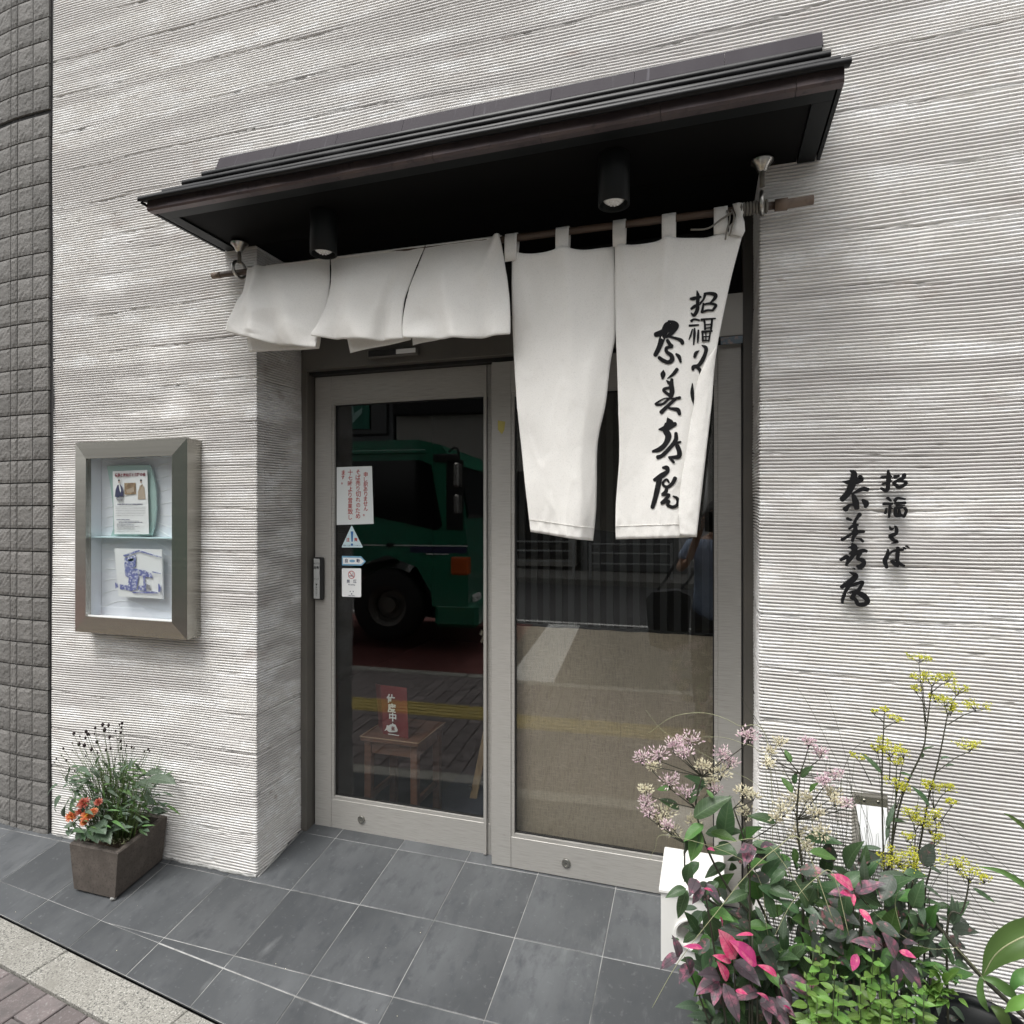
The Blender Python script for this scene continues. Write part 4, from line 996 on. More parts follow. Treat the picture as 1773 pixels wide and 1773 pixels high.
# ---------------- inside the shop
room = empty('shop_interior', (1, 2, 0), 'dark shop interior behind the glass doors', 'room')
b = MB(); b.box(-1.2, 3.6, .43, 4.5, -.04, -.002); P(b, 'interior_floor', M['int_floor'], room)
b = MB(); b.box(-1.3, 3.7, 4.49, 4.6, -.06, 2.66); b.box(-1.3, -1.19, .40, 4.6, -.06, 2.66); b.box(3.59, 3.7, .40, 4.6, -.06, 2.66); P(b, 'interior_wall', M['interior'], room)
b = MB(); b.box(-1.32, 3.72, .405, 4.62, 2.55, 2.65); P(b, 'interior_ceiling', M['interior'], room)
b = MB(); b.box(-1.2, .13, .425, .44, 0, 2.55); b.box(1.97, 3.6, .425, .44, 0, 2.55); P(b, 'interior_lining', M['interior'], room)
tag(MB().box(.52, 1.50, .47, 1.25, -.001, .008, b=.002).build('entrance_mat', M['mat_blue']), 'dark blue entrance mat on the floor inside the door', 'mat')
sh = empty('roller_shade', (1.46, .36, .2), 'beige woven shade hanging behind the right door glass', 'shade')
b = MB(); n = 40
rows = [[Vector((1.075+.80*i/n, .352+.0015*math.sin(i*.9)+.0012*math.sin(i*.37+j), .13+.86*j/6)) for i in range(n+1)] for j in range(7)]
b.grid(rows); P(b, 'shade_fabric', M['shade'], sh)
b = MB(); b.tube([(1.07, .356, .993), (1.88, .356, .993)], .006, 8); P(b, 'shade_bar', M['rubber'], sh)
sc = empty('slatted_screen', (1.46, .62, 0), 'grey vertical slats standing behind the right door glass', 'screen')
for i in range(16):
    b = MB(); x = 1.02+.056*i; b.box(x, x+.028, .62, .632, 0, 2.3); P(b, 'slat', M['stripe2'], sc)
b = MB(); b.box(1.0, 1.95, .64, .65, 0, 2.3); P(b, 'screen_back', M['interior'], sc)
# stool
stl = empty('stool', (.46, .60, 0), 'small brown wooden stool with worn edges inside the left door', 'stool')
b = MB(); b.box(.312, .604, .455, .75, .402, .424, b=.004); P(b, 'seat', M['stool_wood'], stl)
b = MB()
for q in (((.312,.4545,.423),(.604,.4545,.423)), ((.6045,.455,.423),(.6045,.75,.423)), ((.3115,.455,.423),(.3115,.75,.423))): b.tube([Vector(q[0]), Vector(q[1])], .0022, 5)
P(b, 'worn_edge', M['stool_edge'], stl)
for lx, ly in ((.325,.468),(.558,.468),(.325,.705),(.558,.705)):
    b = MB(); b.box(lx, lx+.034, ly, ly+.034, 0, .402, b=.003); P(b, 'leg', M['stool_wood'], stl)
for bx in ((.36,.557,.476,.494,.345,.40),(.36,.557,.713,.731,.345,.40),(.333,.351,.503,.704,.345,.40),(.566,.584,.503,.704,.345,.40),(.36,.557,.478,.494,.085,.115),(.333,.351,.503,.704,.125,.155),(.566,.584,.503,.704,.125,.155)):
    b = MB(); b.box(*bx, b=.002); P(b, 'rail', M['stool_wood'], stl)
b = MB(); b.tube([(.36,.4765,.1155),(.557,.4765,.1155)], .0025, 5); P(b, 'worn_edge', M['stool_edge'], stl)
# red sign standing on the stool
rs = empty('closed_sign', (.45, .56, .424), 'dark red folded sign with white characters standing on the stool', 'sign')
b = MB(); pA = [at(659,1186,.53), at(704,1191,.50), at(707,1285,.49), at(664,1280,.51)]
b.prism(pA, (0, .004, 0)); P(b, 'sign_face', M['sign_red'], rs)
b = MB(); b.prism([at(650,1184,.60), at(658.5,1186,.534), at(663.5,1280,.515), at(657,1277,.60)], (0, .004, 0)); P(b, 'sign_side', M['sign_red'], rs)
for ch, px, py in (('仕', 677.6, 1210), ('度', 679.4, 1226.5), ('中', 681, 1242)):
    p = at(px, py, .5015); text_obj(ch, .042, 'lettering', M['white'], rs, p.x, p.y-.006, p.z, bold=.0012)
pot = [(-17,4),(-13,-2),(-12,-8),(-8,-7),(-5,-9),(-1,-10),(0,-13),(2,-10),(6,-9),(8,-5),(11,2),(10,6),(5,7),(-6,7),(-10,5),(-11,2)]
flat('pot_emblem', [at(679.5+x_*.82, 1262+y_*.82, .492) for x_, y_ in pot], M['white'], rs)
p = at(680.5, 1262, .490); text_obj('釜', .020, 'lettering', M['sign_red'], rs, p.x, p.y, p.z, bold=.0006)
flat('pot_base_line', [at(672,1270,.490), at(691,1273,.490), at(691,1274.5,.490), at(672,1271.5,.490)], M['white'], rs)
# easel
es = empty('easel', (.95, .9, 0), 'folding wooden display easel standing inside between the doors', 'easel')
b = MB(); b.prism([at(838,1105,.62), at(843.5,1104,.62), at(852,1190,.60), at(852,1215,.60)], (0,.015,0)); P(b, 'front_leg', M['easel_wood'], es)
b = MB(); b.prism([at(849,1205,.66), at(853,1240,.66), at(825,1383,.66), at(813,1382,.66)], (0,.015,0)); P(b, 'rear_leg', M['easel_wood'], es)
b = MB(); b.box(.87, .99, .75, .77, .10, .13); b.box(.93, .96, .72, .74, 0, .62); P(b, 'brace', M['easel_wood'], es)
b = MB()
for px, py, r_ in ((834,1095,.010),(838,1101,.008),(835,1108,.007),(842,1100,.006)):
    p = at(px, py, .60); b.tube([p+Vector((-.004,0,-.01)), p+Vector((.004,0,.01))], r_, 7)
p = at(815, 1361, .655); b.tube([p, p+Vector((0,-.008,0))], .006, 8); P(b, 'metal_clip', M['chrome'], es)

# ================================================================== DISPLAY CASE
dc = empty('display_case', (-.45, 0, .935), 'wall-mounted stainless display case with glass front and white inside', 'display case')
X0, X1, Z0, Z1, FR, YF = -.753, -.152, .935, 1.742, .070, -.080
IX0, IX1, IZ0, IZ1 = X0+FR, X1-FR, Z0+FR, Z1-FR
def bar4(pts_o, pts_i, name):
    """one mitred side of the frame"""
    (a, b_), (c_, d_) = pts_o, pts_i
    b = MB(); V = [(a[0],YF+.008,a[1]), (b_[0],YF+.008,b_[1]), (d_[0],YF,d_[1]), (c_[0],YF,c_[1])]; V2 = [(x, -.056, z) for x, y, z in V]
    b.add(V+V2, [(0,1,2,3),(7,6,5,4),(0,4,5,1),(1,5,6,2),(2,6,7,3),(3,7,4,0)]); P(b, name, M['steel'], dc)
g = .0004
bar4(((X0+g,Z1),(X1-g,Z1)), ((IX0+g,IZ1),(IX1-g,IZ1)), 'frame_side'); bar4(((X1-g,Z0),(X0+g,Z0)), ((IX1-g,IZ0),(IX0+g,IZ0)), 'frame_side')
bar4(((X0,Z0+g),(X0,Z1-g)), ((IX0,IZ0+g),(IX0,IZ1-g)), 'frame_side'); bar4(((X1,Z1-g),(X1,Z0+g)), ((IX1,IZ1-g),(IX1,IZ0+g)), 'frame_side')
b = MB(); b.box(X0+.002, X0+.006, -.0575, .006, Z0+.002, Z1-.002); b.box(X1-.006, X1-.002, -.0575, .006, Z0+.002, Z1-.002)
b.box(X0+.0065, X1-.0065, -.0575, .006, Z1-.006, Z1-.002); b.box(X0+.0065, X1-.0065, -.0575, .006, Z0+.002, Z0+.006); P(b, 'case_shell', M['steel'], dc)
b = MB(); b.box(IX0-.002, IX1+.002, -.006, -.002, IZ0-.002, IZ1+.002); P(b, 'back_panel', M['white_board'], dc)
b = MB(); b.box(IX0-.006, IX0-.0025, -.0575, -.0065, IZ0-.004, IZ1+.004); b.box(IX1+.0025, IX1+.006, -.0575, -.0065, IZ0-.004, IZ1+.004); b.box(IX0-.002, IX1+.002, -.0575, -.0065, IZ0-.006, IZ0-.0025); b.box(IX0-.002, IX1+.002, -.0575, -.0065, IZ1+.0025, IZ1+.006); P(b, 'inner_lining', M['white_board'], dc)
b = MB()       # raised wave lines of the backing paper
for k in range(16):
    zc = IZ0+.03+k*.042
    a = [(IX0+.01+(IX1-IX0-.02)*t, -.0068, zc+.05*math.sin(t*3.1+k*.13)*(.4+.6*math.sin(k*.35))+.018*math.sin(t*6.5+k*.6)) for t in np.linspace(0, 1, 26)]
    a = [p for p in a if IZ0+.004 < p[2] < IZ1-.004]
    if len(a) > 3: b.tube(a, .0012, 4)
P(b, 'wave_pattern', M['white'], dc)
b = MB(); b.box(IX0, IX1, -.054, -.0075, 1.337, 1.342); P(b, 'glass_shelf', M['pale_blue'], dc)
b = MB(); b.box(IX0-.001, IX1+.001, -.0695, -.0660, IZ0-.001, IZ1+.001); P(b, 'glass_front', M['case_glass'], dc)
b = MB(); b.box(IX0, IX1, -.0708, -.0698, IZ0+.0005, IZ0+.006); P(b, 'glazing_edge', M['white'], dc)
# plaque and flyer
pq = at  # positions inside the case, on the plane y = -.035
pl = [pq(x, y, -.030) for x, y in ((185,807),(220,805),(258,805),(262,812),(267,830),(269.5,850),(270.5,880),(268,905),(263,927),(228,929),(192,928),(196,915),(196,880),(191,840))]
b = MB(); b.prism(pl, (0, .006, 0)); tag(b.build('glass_plaque', M['green_glass']), 'pale green curved glass plaque leaning in the upper half of the display case', 'plaque')
fl = empty('event_flyer', pq(225, 870, -.040), 'white flyer with two standing figures and small print in the display case', 'flyer')
FY = -.0400
b = MB(); rows = []
for j in range(9):
    ya = 816+ (925-816)*j/8
    rows.append([pq(195+3.0*j/8+ (255-195)*i/8, ya-.3*i*(1-j/8)+.0*i, FY+.0022*math.sin(i*.7)) for i in range(9)])
b.grid(rows); P(b, 'flyer_sheet', M['white'], fl)
FY -= .0034
def fp(x, y, o=0): return pq(150+x/11.08, 785+y/11.08, FY-o)
p = fp(832, 415); text_obj('福島と気仙沼と三陸の会', .0152, 'lettering', M['dark_red'], fl, p.x, p.y, p.z, bold=.0006)
flat('centre_picture', [fp(722,568), fp(940,562), fp(945,782), fp(725,790)], M['brown_print'], fl)
flat('picture_light', [fp(760,700,.0003), fp(900,640,.0003), fp(915,740,.0003), fp(770,760,.0003)], M['tan'], fl)
flat('figure_coat', [fp(590,605), fp(650,600), fp(690,660), fp(705,800), fp(700,830), fp(645,820), fp(600,850), fp(540,830), fp(555,700)], M['navy'], fl)
flat('figure_collar', [fp(615,605,.0003), fp(640,610,.0003), fp(660,700,.0003), fp(655,760,.0003), fp(635,720,.0003)], M['white'], fl)
flat('figure_hakama', [fp(560,850,.0003), fp(690,835,.0003), fp(680,905,.0003), fp(585,900,.0003)], M['grey_print'], fl)
flat('figure_robe', [fp(1020,620), fp(1070,590), fp(1110,660), fp(1130,880), fp(980,885), fp(985,740)], M['tan'], fl)
flat('figure_lapel', [fp(1040,620,.0003), fp(1075,592,.0003), fp(1040,680,.0003), fp(1010,720,.0003)], M['brown_print'], fl)
for cx, cy in ((620, 545), (1042, 545)):
    c = fp(cx, cy, .0002); flat('figure_face', [c+Vector((.0042*math.cos(t), 0, .0062*math.sin(t))) for t in np.linspace(0, 2*math.pi, 14, endpoint=False)], M['skin_print'], fl)
    c = fp(cx, cy-28, .0004); flat('figure_hair', [c+Vector((.0052*math.cos(t), 0, .0042*math.sin(t))) for t in np.linspace(0, 2*math.pi, 14, endpoint=False)], M['ink'], fl)
lines = [(590,975,1075,20,'navy'),(560,1030,1130,7,'grey_print'),(560,1062,1130,7,'grey_print'),(560,1094,1130,7,'grey_print'),(560,1126,1130,7,'grey_print'),(560,1158,1120,7,'grey_print'),(560,1196,1110,7,'grey_print'),
         (575,1270,830,14,'navy'),(630,1297,1010,12,'grey_print'),(620,1322,1070,14,'navy'),(580,1350,700,11,'grey_print'),(580,1374,905,11,'navy'),(580,1402,1010,11,'grey_print'),(580,1428,915,11,'grey_print'),(580,1452,915,11,'grey_print'),(580,1492,1010,8,'grey_print')]
for mname in ('navy', 'grey_print'):
    b = MB()
    for x0_, y_, x1_, h_, mn in lines:
        if mn != mname: continue
        x = x0_
        while x < x1_-6:
            w = rnd.uniform(8, 26); w = min(w, x1_-x); b.add([fp(x, y_-h_/2), fp(x+w, y_-h_/2), fp(x+w, y_+h_/2), fp(x, y_+h_/2)], [(3,2,1,0)]); x += w+rnd.uniform(4, 9)
    P(b, 'small_print', M[mname], fl)
b = MB(); tl_ = [pq(198,949.5,-.045), pq(280,951.5,-.040), pq(281.5,1037,-.040), pq(205,1032.5,-.045)]; 
b.prism(tl_, (0, .007, 0)); pt = tag(b.build('photo_tile', M['white']), 'white square tile with a blue printed shop picture in the display case', 'photo tile')
def tp_(x, y): return pq(150+x/11.08, 930+y/11.08, -.0465)
def pf(name, pts, m): o = flat(name, [tp_(*q) for q in pts], M[m], None); o.parent = pt; return o
pf('printed_roof', [(700,345),(1000,245),(1200,310),(1440,380),(1440,400),(1200,335),(1000,280),(720,380)], 'print_blue')
pf('printed_facade', [(725,400),(945,340),(940,560),(880,600),(990,610),(1000,760),(960,1000),(860,1040),(790,1020),(640,1000),(635,905),(790,930),(810,780),(740,740),(725,600)], 'print_blue')
pf('printed_people', [(1000,620),(1130,640),(1240,700),(1270,800),(1250,780),(1190,770),(1130,760),(1110,860),(1140,900),(1140,1030),(985,1020),(990,930),(1090,930),(1080,750),(1010,740)], 'print_blue')
pf('printed_bystander', [(545,870),(590,880),(605,960),(550,985)], 'print_blue'); pf('printed_bystander', [(1370,890),(1400,900),(1425,950),(1410,1060),(1375,1060)], 'print_blue'); pf('printed_awning', [(1260,655),(1420,690),(1420,705),(1260,680)], 'print_blue')
pf('printed_figures', [(1150,900),(1210,920),(1220,1000),(1150,990)], 'grey_print'); pf('printed_ground', [(860,1050),(1320,1040),(1380,1080),(900,1075)], 'print_blue')
pf('printed_window', [(800,425),(900,405),(905,450),(805,465)], 'white')

# ================================================================== LOW THINGS
wb = empty('white_block', (1.775, .135, 0), 'white painted hollow block with a round opening beside the door', 'block')
def block():
    x0, x1, y0, y1, z1 = 1.684, 1.875, .005, .262, .222; cx, cz, r_ = 1.790, .105, .058; n = 32
    b = MB()
    def ringpt(k, y):
        t = 2*math.pi*k/n; return (cx+r_*math.cos(t), y, cz+r_*.8*math.sin(t))
    def sq(k, y):
        t = 2*math.pi*k/n; c, s = math.cos(t), math.sin(t); m_ = max(abs(c), abs(s)); X = x0+(x1-x0)*(.5+.5*c/m_); Z = z1*(.5+.5*s/m_); return (X, y, Z)
    for y, flip in ((y0, 0), (y1, 1)): b.add([ringpt(k, y) for k in range(n)]+[sq(k, y) for k in range(n)], [((k, (k+1)%n, n+(k+1)%n, n+k)) for k in range(n)])
    b.add([ringpt(k, y0) for k in range(n)]+[ringpt(k, y1-.02) for k in range(n)], [(k, (k+1)%n, n+(k+1)%n, n+k) for k in range(n)])
    b.add([ringpt(k, y1-.02) for k in range(n)], [tuple(range(n))])
    b.add([sq(k, y0) for k in range(n)]+[sq(k, y1) for k in range(n)], [(k, (k+1)%n, n+(k+1)%n, n+k) for k in range(n)])
    return b
P(block(), 'block_body', M['white_block'], wb)
b = MB(); b.box(1.678, 1.881, -.002, .266, .2222, .236, b=.003); P(b, 'cap', M['white_block'], wb)
b = MB(); n = 32; cx, cz, r_ = 1.790, .105, .058
vs = [(cx+rr*math.cos(2*math.pi*k/n), y, cz+rr*.8*math.sin(2*math.pi*k/n)) for rr, y in ((r_+.006, .0048), (r_+.006, -.001), (r_, -.001), (r_-.001, .006)) for k in range(n)]
b.add(vs, [(i*n+k, i*n+(k+1)%n, (i+1)*n+(k+1)%n, (i+1)*n+k) for i in range(3) for k in range(n)]); P(b, 'hole_rim', M['white_block'], wb)
wl_ = empty('wall_light', (2.275, 0, .55), 'white wedge-shaped wall light low on the wall behind the flowers', 'wall light')
b = MB(); a = [Vector((2.232, 0, .465)), Vector((2.326, 0, .465)), Vector((2.326, 0, .622)), Vector((2.232, 0, .622))]
f_ = [Vector((2.250, -.050, .474)), Vector((2.322, -.050, .474)), Vector((2.322, -.020, .618)), Vector((2.236, -.020, .618))]
b.add(a+f_, [(4,5,6,7),(0,1,5,4),(1,2,6,5),(2,3,7,6),(3,0,4,7)]); P(b, 'light_housing', M['steel'], wl_)
b = MB(); b.add([f_[0]+Vector((.003,.0003,.006)), f_[1]+Vector((-.003,.0003,.006)), f_[2]+Vector((-.003,-.0056,-.022)), f_[3]+Vector((.003,-.0056,-.022))], [(0,1,2,3)]); P(b, 'light_panel', M['sign_white'], wl_)
b = MB()
for x in (2.262, 2.298): b.tube([(x, -.0215, .609), (x, -.025, .608)], .004, 8)
P(b, 'screw', M['chrome'], wl_)

# ================================================================== PLANTS
def leaf_mesh(name, m, W=.45, droop=.25, fold=.18, peak=.42, nx=8, twist=0.0, wavy=0.0, tip=1.0, serr=0):
    """unit leaf along +x; width W; object coordinates carry the vein pattern"""
    b = MB(); rows = []
    for i in range(nx+1):
        t = i/nx; w = W/2*(math.sin(math.pi*t**(math.log(.5)/math.log(peak)))**(.85))*(1-(t**6)*.2*tip)
        if serr: w *= 1+serr*(.5 if i % 2 else -.3)
        row = []
        for s in (-1, -.5, 0, .5, 1):
            y = s*w; z = -droop*t*t + abs(y)*fold*2 - (abs(s)**3)*.05*droop + wavy*math.sin(t*13+s*2)*abs(s)
            row.append(Vector((t, y, z)))
        rows.append(row)
    b.grid(rows); me = b.mesh(name, True); me.materials.append(m); return me
LM = {}
def lm(key, mname, n=3, **k):
    LM[key] = [leaf_mesh('leaf_blade', M[mname], W=k.get('W', .45)*rnd.uniform(.9, 1.1), droop=k.get('droop', .25)*rnd.uniform(.3, 1.6), fold=k.get('fold', .18)*rnd.uniform(.5, 1.5),
        peak=k.get('peak', .42), wavy=k.get('wavy', 0)*rnd.uniform(.3, 1.5), serr=k.get('serr', 0), nx=k.get('nx', 8)) for _ in range(n)]
lm('dark', 'leaf_dark', n=5, W=.41, droop=.34, wavy=.018, nx=12); lm('mid', 'leaf_mid', n=4, W=.46, wavy=.014, nx=12); lm('mint', 'leaf_mint', W=.46, droop=.12, nx=6)
lm('grey', 'leaf_grey', W=.30, droop=.3, nx=8); lm('purple', 'leaf_purple', W=.48, droop=.25, wavy=.015); lm('olive', 'leaf_purple2', W=.52, droop=.2, wavy=.012)
lm('pink', 'leaf_pink', W=.46, droop=.2, wavy=.012); lm('big', 'leaf_big', W=.55, droop=.4, nx=12); lm('lance', 'leaf_grey', W=.2, droop=.3); lm('narrow', 'leaf_mid', W=.14, droop=.45, nx=6)
lm('lobed', 'leaf_grey', W=.7, droop=.25, serr=.35, nx=12); lm('darknarrow', 'leaf_dark', W=.24, droop=.3)
def setleaf(parent, key, base, tip, scale=None, roll=0.0, name='leaf', width=1.0):
    base, tip = Vector(base), Vector(tip); d = tip-base; L = d.length
    if L < 1e-4: return None
    x = d.normalized()
    toc = (Vector(CAM)-base).normalized(); up = (toc*.75 + Vector((0,-.15,.9)) + Vector((rnd.uniform(-.5,.5), rnd.uniform(-.3,.3), rnd.uniform(-.3,.3)))*(.5+abs(roll)))
    z = (up - x*up.dot(x)).normalized(); y = z.cross(x)
    o = link(name, rnd.choice(LM[key]), parent)
    m_ = Matrix((x, y, z)).transposed().to_4x4(); off = Vector((0,0,0)); q = parent
    while q is not None: off += q.location; q = q.parent
    o.location = base-off; o.rotation_euler = m_.to_euler(); o.scale = (L, L*width, L)
    return o
def stems(b, pts, r0, r1, n=5, k=6):
    c = catmull([tuple(p) for p in pts], k); b.tube([Vector(p) for p in c], [r0+(r1-r0)*i/(len(c)-1) for i in range(len(c))], n)
def florets(b, c, R3, n, s, elong=1.0, flat_=1.0, spiky=False):
    """tiny flower buds scattered round c"""
    c = Vector(c)
    for _ in range(n):
        d = Vector((rnd.gauss(0,1), rnd.gauss(0,1), rnd.gauss(0,1)))
        if d.length < .1: continue
        d.normalize(); rr = rnd.uniform(.2, 1.2)
        p = c+Vector((d.x*R3[0], d.y*R3[1], abs(d.z)*R3[2]*flat_ if flat_ < 1 else d.z*R3[2]))*rr
        ax = (d+Vector((0,0,.6))).normalized() if spiky else Vector((rnd.uniform(-1,1), rnd.uniform(-1,1), rnd.uniform(-.2,1))).normalized()
        t = ax.orthogonal().normalized(); u_ = ax.cross(t); q = s*rnd.uniform(.6, 1.3)
        a1 = p+ax*q*elong
        b.add([p-ax*q*elong*.5, p+t*q*.5, p+u_*q*.5, p-t*q*.5, p-u_*q*.5, a1], [(0,2,1),(0,3,2),(0,4,3),(0,1,4),(5,1,2),(5,2,3),(5,3,4),(5,4,1)])

# ---------------- left planter
pl = empty('stone_planter', (-.44, -.15, 0), 'brown square tapered stone planter at the foot of the left wall', 'planter')
def xz(px, py, Y): p = at(px, py, Y); return p.x, p.z
tz, bz_ = .190, .004       # the box leans with the sloping floor: heights are above zf(y)
tx0, tx1, bx0, bx1 = -.561, -.312, -.541, -.332
fy, by, bfy, bby = -.242, -.014, -.238, -.020
b = MB()
def ringq(x0, x1, y0, y1, z): return [(x0,y0,z+zf(y0)),(x1,y0,z+zf(y0)),(x1,y1,z+zf(y1)),(x0,y1,z+zf(y1))]
lv = [ringq(bx0+.006,bx1-.006,bfy+.006,bby-.004,bz_), ringq(bx0,bx1,bfy,bby,bz_+.006)]
for t in (.33, .66, .97): lv.append(ringq(bx0+(tx0-bx0)*t, bx1+(tx1-bx1)*t, bfy+(fy-bfy)*t, bby+(by-bby)*t, bz_+(tz-bz_)*t))
lv += [ringq(tx0+.005,tx1-.005,fy+.005,by-.005,tz), ringq(tx0+.022,tx1-.022,fy+.022,by-.022,tz-.002), ringq(tx0+.026,tx1-.026,fy+.026,by-.026,tz-.04)]
b.add([p for r_ in lv for p in r_], [(3,2,1,0)]+[(i*4+k, i*4+(k+1)%4, (i+1)*4+(k+1)%4, (i+1)*4+k) for i in range(len(lv)-1) for k in range(4)]); P(b, 'planter_body', M['planter'], pl)
b = MB(); n = 14; b.grid([[Vector((tx0+.024+(tx1-tx0-.048)*i/n, fy+.024+(by-fy-.048)*j/n, tz-.050+.012*rnd.random()+.167*fy*(1-j/n)*.9)) for i in range(n+1)] for j in range(n+1)]); P(b, 'soil', M['soil'], pl)
for x, y in ((bx1-.012, bfy+.004),):
    b = MB(); zz = zf(y); b.lathe([(.004, zz+.0005), (.011, zz+.003), (.012, zz+.008), (.006, zz+.012)], 9, (x, y, 0)); P(b, 'foot', M['grout'], pl)
b = MB()
for _ in range(60):
    p = Vector((rnd.uniform(tx0+.04, tx1-.03), rnd.uniform(fy+.03, fy+.09), tz-.036)); florets(b, p, (.01,.01,.004), 2, .005)
tag(P(b, 'wood_chips', M['straw'], pl), kind='stuff')
sx, sy, sz = (tx0+tx1)/2, -.13, tz-.045
def q5(x, y, Y): return at(70+x/5.064, 1230+y/5.064, Y)
bur = empty('burnet_plant', (sx, sy, sz), 'tall wispy plant with dark burnet seed heads in the brown planter', 'plant')
heads = [(293,203,12),(545,125,13),(562,172,15),(597,130,12),(715,112,12),(693,122,8),(710,150,9),(475,205,8),(400,183,12),(413,207,12),(430,215,8),(395,240,10),(345,228,7),(480,155,10),(495,278,13),(338,296,14),(385,306,15),(448,342,12),(605,235,12),(660,180,8),(705,195,9),(680,250,7),(705,268,10),(708,330,10),(755,310,8),(800,320,9),(820,330,6),(615,335,9),(575,345,10),(398,400,7),(500,370,8),(280,350,7),(200,335,9),(185,397,7),(140,422,7),(228,437,8),(280,285,6),(910,360,6),(945,338,8),(958,355,8),(300,530,6),(655,425,6),(120,455,6)]
b, h_ = MB(), MB()
for x, y, s_ in heads:
    Y = -.13+rnd.uniform(-.08, .08); tip = q5(x, y, Y); r_ = s_/5.064/430*1.05
    root = Vector((sx+rnd.uniform(-.06,.06)+(tip.x-sx)*.12, Y*.6+sy*.4, sz)); mid = root.lerp(tip, .5); mid.x = root.x+(tip.x-root.x)*.35; mid.z += .01
    stems(b, [root, mid, root.lerp(tip, .85)+Vector((0,0,.01)), tip], .0013, .0006, 4, 4)
    h_.lathe([(r_*.35, -r_*1.3), (r_*.9, -r_*.5), (r_*.95, r_*.4), (r_*.3, r_*1.3)], 7, tuple(tip))
P(b, 'stems', M['stem'], bur, True); tag(P(h_, 'seed_heads', M['burnet'], bur, True), kind='stuff')
b = MB()
for _ in range(110):       # fine upright grass stems
    x = rnd.gauss(600, 190); y = rnd.uniform(330, 640); Y = -.13+rnd.uniform(-.08,.08); tip = q5(x, y, Y); root = Vector((sx+(tip.x-sx)*.4+rnd.uniform(-.03,.03), Y*.7+sy*.3, sz))
    mid = root.lerp(tip, .55)+Vector((rnd.uniform(-.015,.015),0,.012)); stems(b, [root, mid, tip], .0015, .0005, 3, 4)
tag(P(b, 'grass_stems', M['grass_green'], bur, True), kind='stuff')
exp = [((150,650),(20,720)),((180,750),(25,900)),((290,600),(215,585)),((265,520),(175,605)),((330,500),(415,525)),((300,775),(265,830)),((310,770),(185,962)),((940,600),(1142,582)),((915,560),(1012,492)),((1035,640),(935,690)),((925,690),(948,795)),((1060,895),(935,850)),
       ((250,790),(140,915)),((350,600),(270,660)),((420,610),(340,640)),((780,520),(800,415)),((700,560),(720,470)),((860,620),(960,640)),((600,640),(560,540)),((520,600),(470,520)),((1000,820),(920,740)),((340,680),(300,760)),((240,650),(160,690)),((320,640),(240,610))]
for (a, c) in exp:
    Y = -.15+rnd.uniform(-.07,.05); setleaf(bur, 'grey', q5(*a, Y), q5(*c, Y+rnd.uniform(-.04,.02)))
sm = empty('leafy_filler_plant', (sx, sy+.01, sz), 'bushy narrow-leaved green plant filling the brown planter', 'plant')
b = MB()
for k in range(296):
    x = rnd.gauss(650, 245); y = rnd.uniform(480, 1060); x = min(max(x, 250), 1100)
    if y > 860+(x-300)*-.05+120 and x > 900: y -= 200
    Y = -.19+.16*(1020-y)/500*.6+(x-680)/900*.18+rnd.uniform(-.04,.03); Y = min(max(Y, -.25), -.03)
    a = rnd.uniform(-2.6, .3) if x < 680 else rnd.uniform(-2.4, .8); L = rnd.uniform(40, 110)
    p = q5(x, y, Y); t = q5(x+L*math.cos(a), y+L*math.sin(a)*.8, Y+rnd.uniform(-.03,.02))
    setleaf(sm, rnd.choice(['narrow','narrow','lance','lance','darknarrow','grey']), p, t)
    if k % 2 == 0: stems(b, [Vector((sx+(p.x-sx)*.5, sy+(p.y-sy)*.5, sz)), p.lerp(Vector((sx,sy,sz+.1)), .3), p], .0016, .0008, 4, 4)
P(b, 'stems', M['stem'], sm, True)
mum = empty('chrysanthemum', (tx0+.06, -.19, sz), 'orange and rust chrysanthemum with lobed leaves in the brown planter', 'flower')
def bloom(x, y, r_, m, core):
    c = q5(x, y, -.250); f = empty('flower_head', c-mum.location); f.parent = mum; b = MB(); axis = (Vector(CAM)-c).normalized()*.6+Vector((0,-.2,.7)); axis.normalize(); t = axis.orthogonal().normalized(); u_ = axis.cross(t); rr = r_/5.064/430
    for ring, (n, ro, lift) in enumerate(((13, 1, .10), (11, .8, .32), (8, .55, .5), (6, .32, .6))):
        for k in range(n):
            a = 2*math.pi*(k+.5*ring)/n+rnd.uniform(-.12,.12); d = t*math.cos(a)+u_*math.sin(a); s_ = d.cross(axis); L = rr*ro*rnd.uniform(.85,1.1); w = rr*.17
            p0 = axis*rr*.05; p1 = d*L*.55+axis*rr*lift*.7; p2 = d*L+axis*rr*lift
            b.add([p0-s_*w*.4, p0+s_*w*.4, p1+s_*w, p2+s_*w*.5, p2-s_*w*.5, p1-s_*w], [(0,1,2,5),(5,2,3,4)])
    b.build('petals', M[m], f, fix=False)
    if core: b = MB(); florets(b, axis*rr*.45, (rr*.25,)*3, 26, rr*.12); b.build('core', M['yellow_core'], f)
for a in ((380,815,52,'rust_petal',0),(272,930,50,'orange_petal',0),(412,925,56,'orange_petal',1),(345,890,34,'rust_petal',0),(510,805,36,'rust_petal',0),(380,985,34,'orange_petal',0),(465,885,34,'orange_petal',0)): bloom(*a)
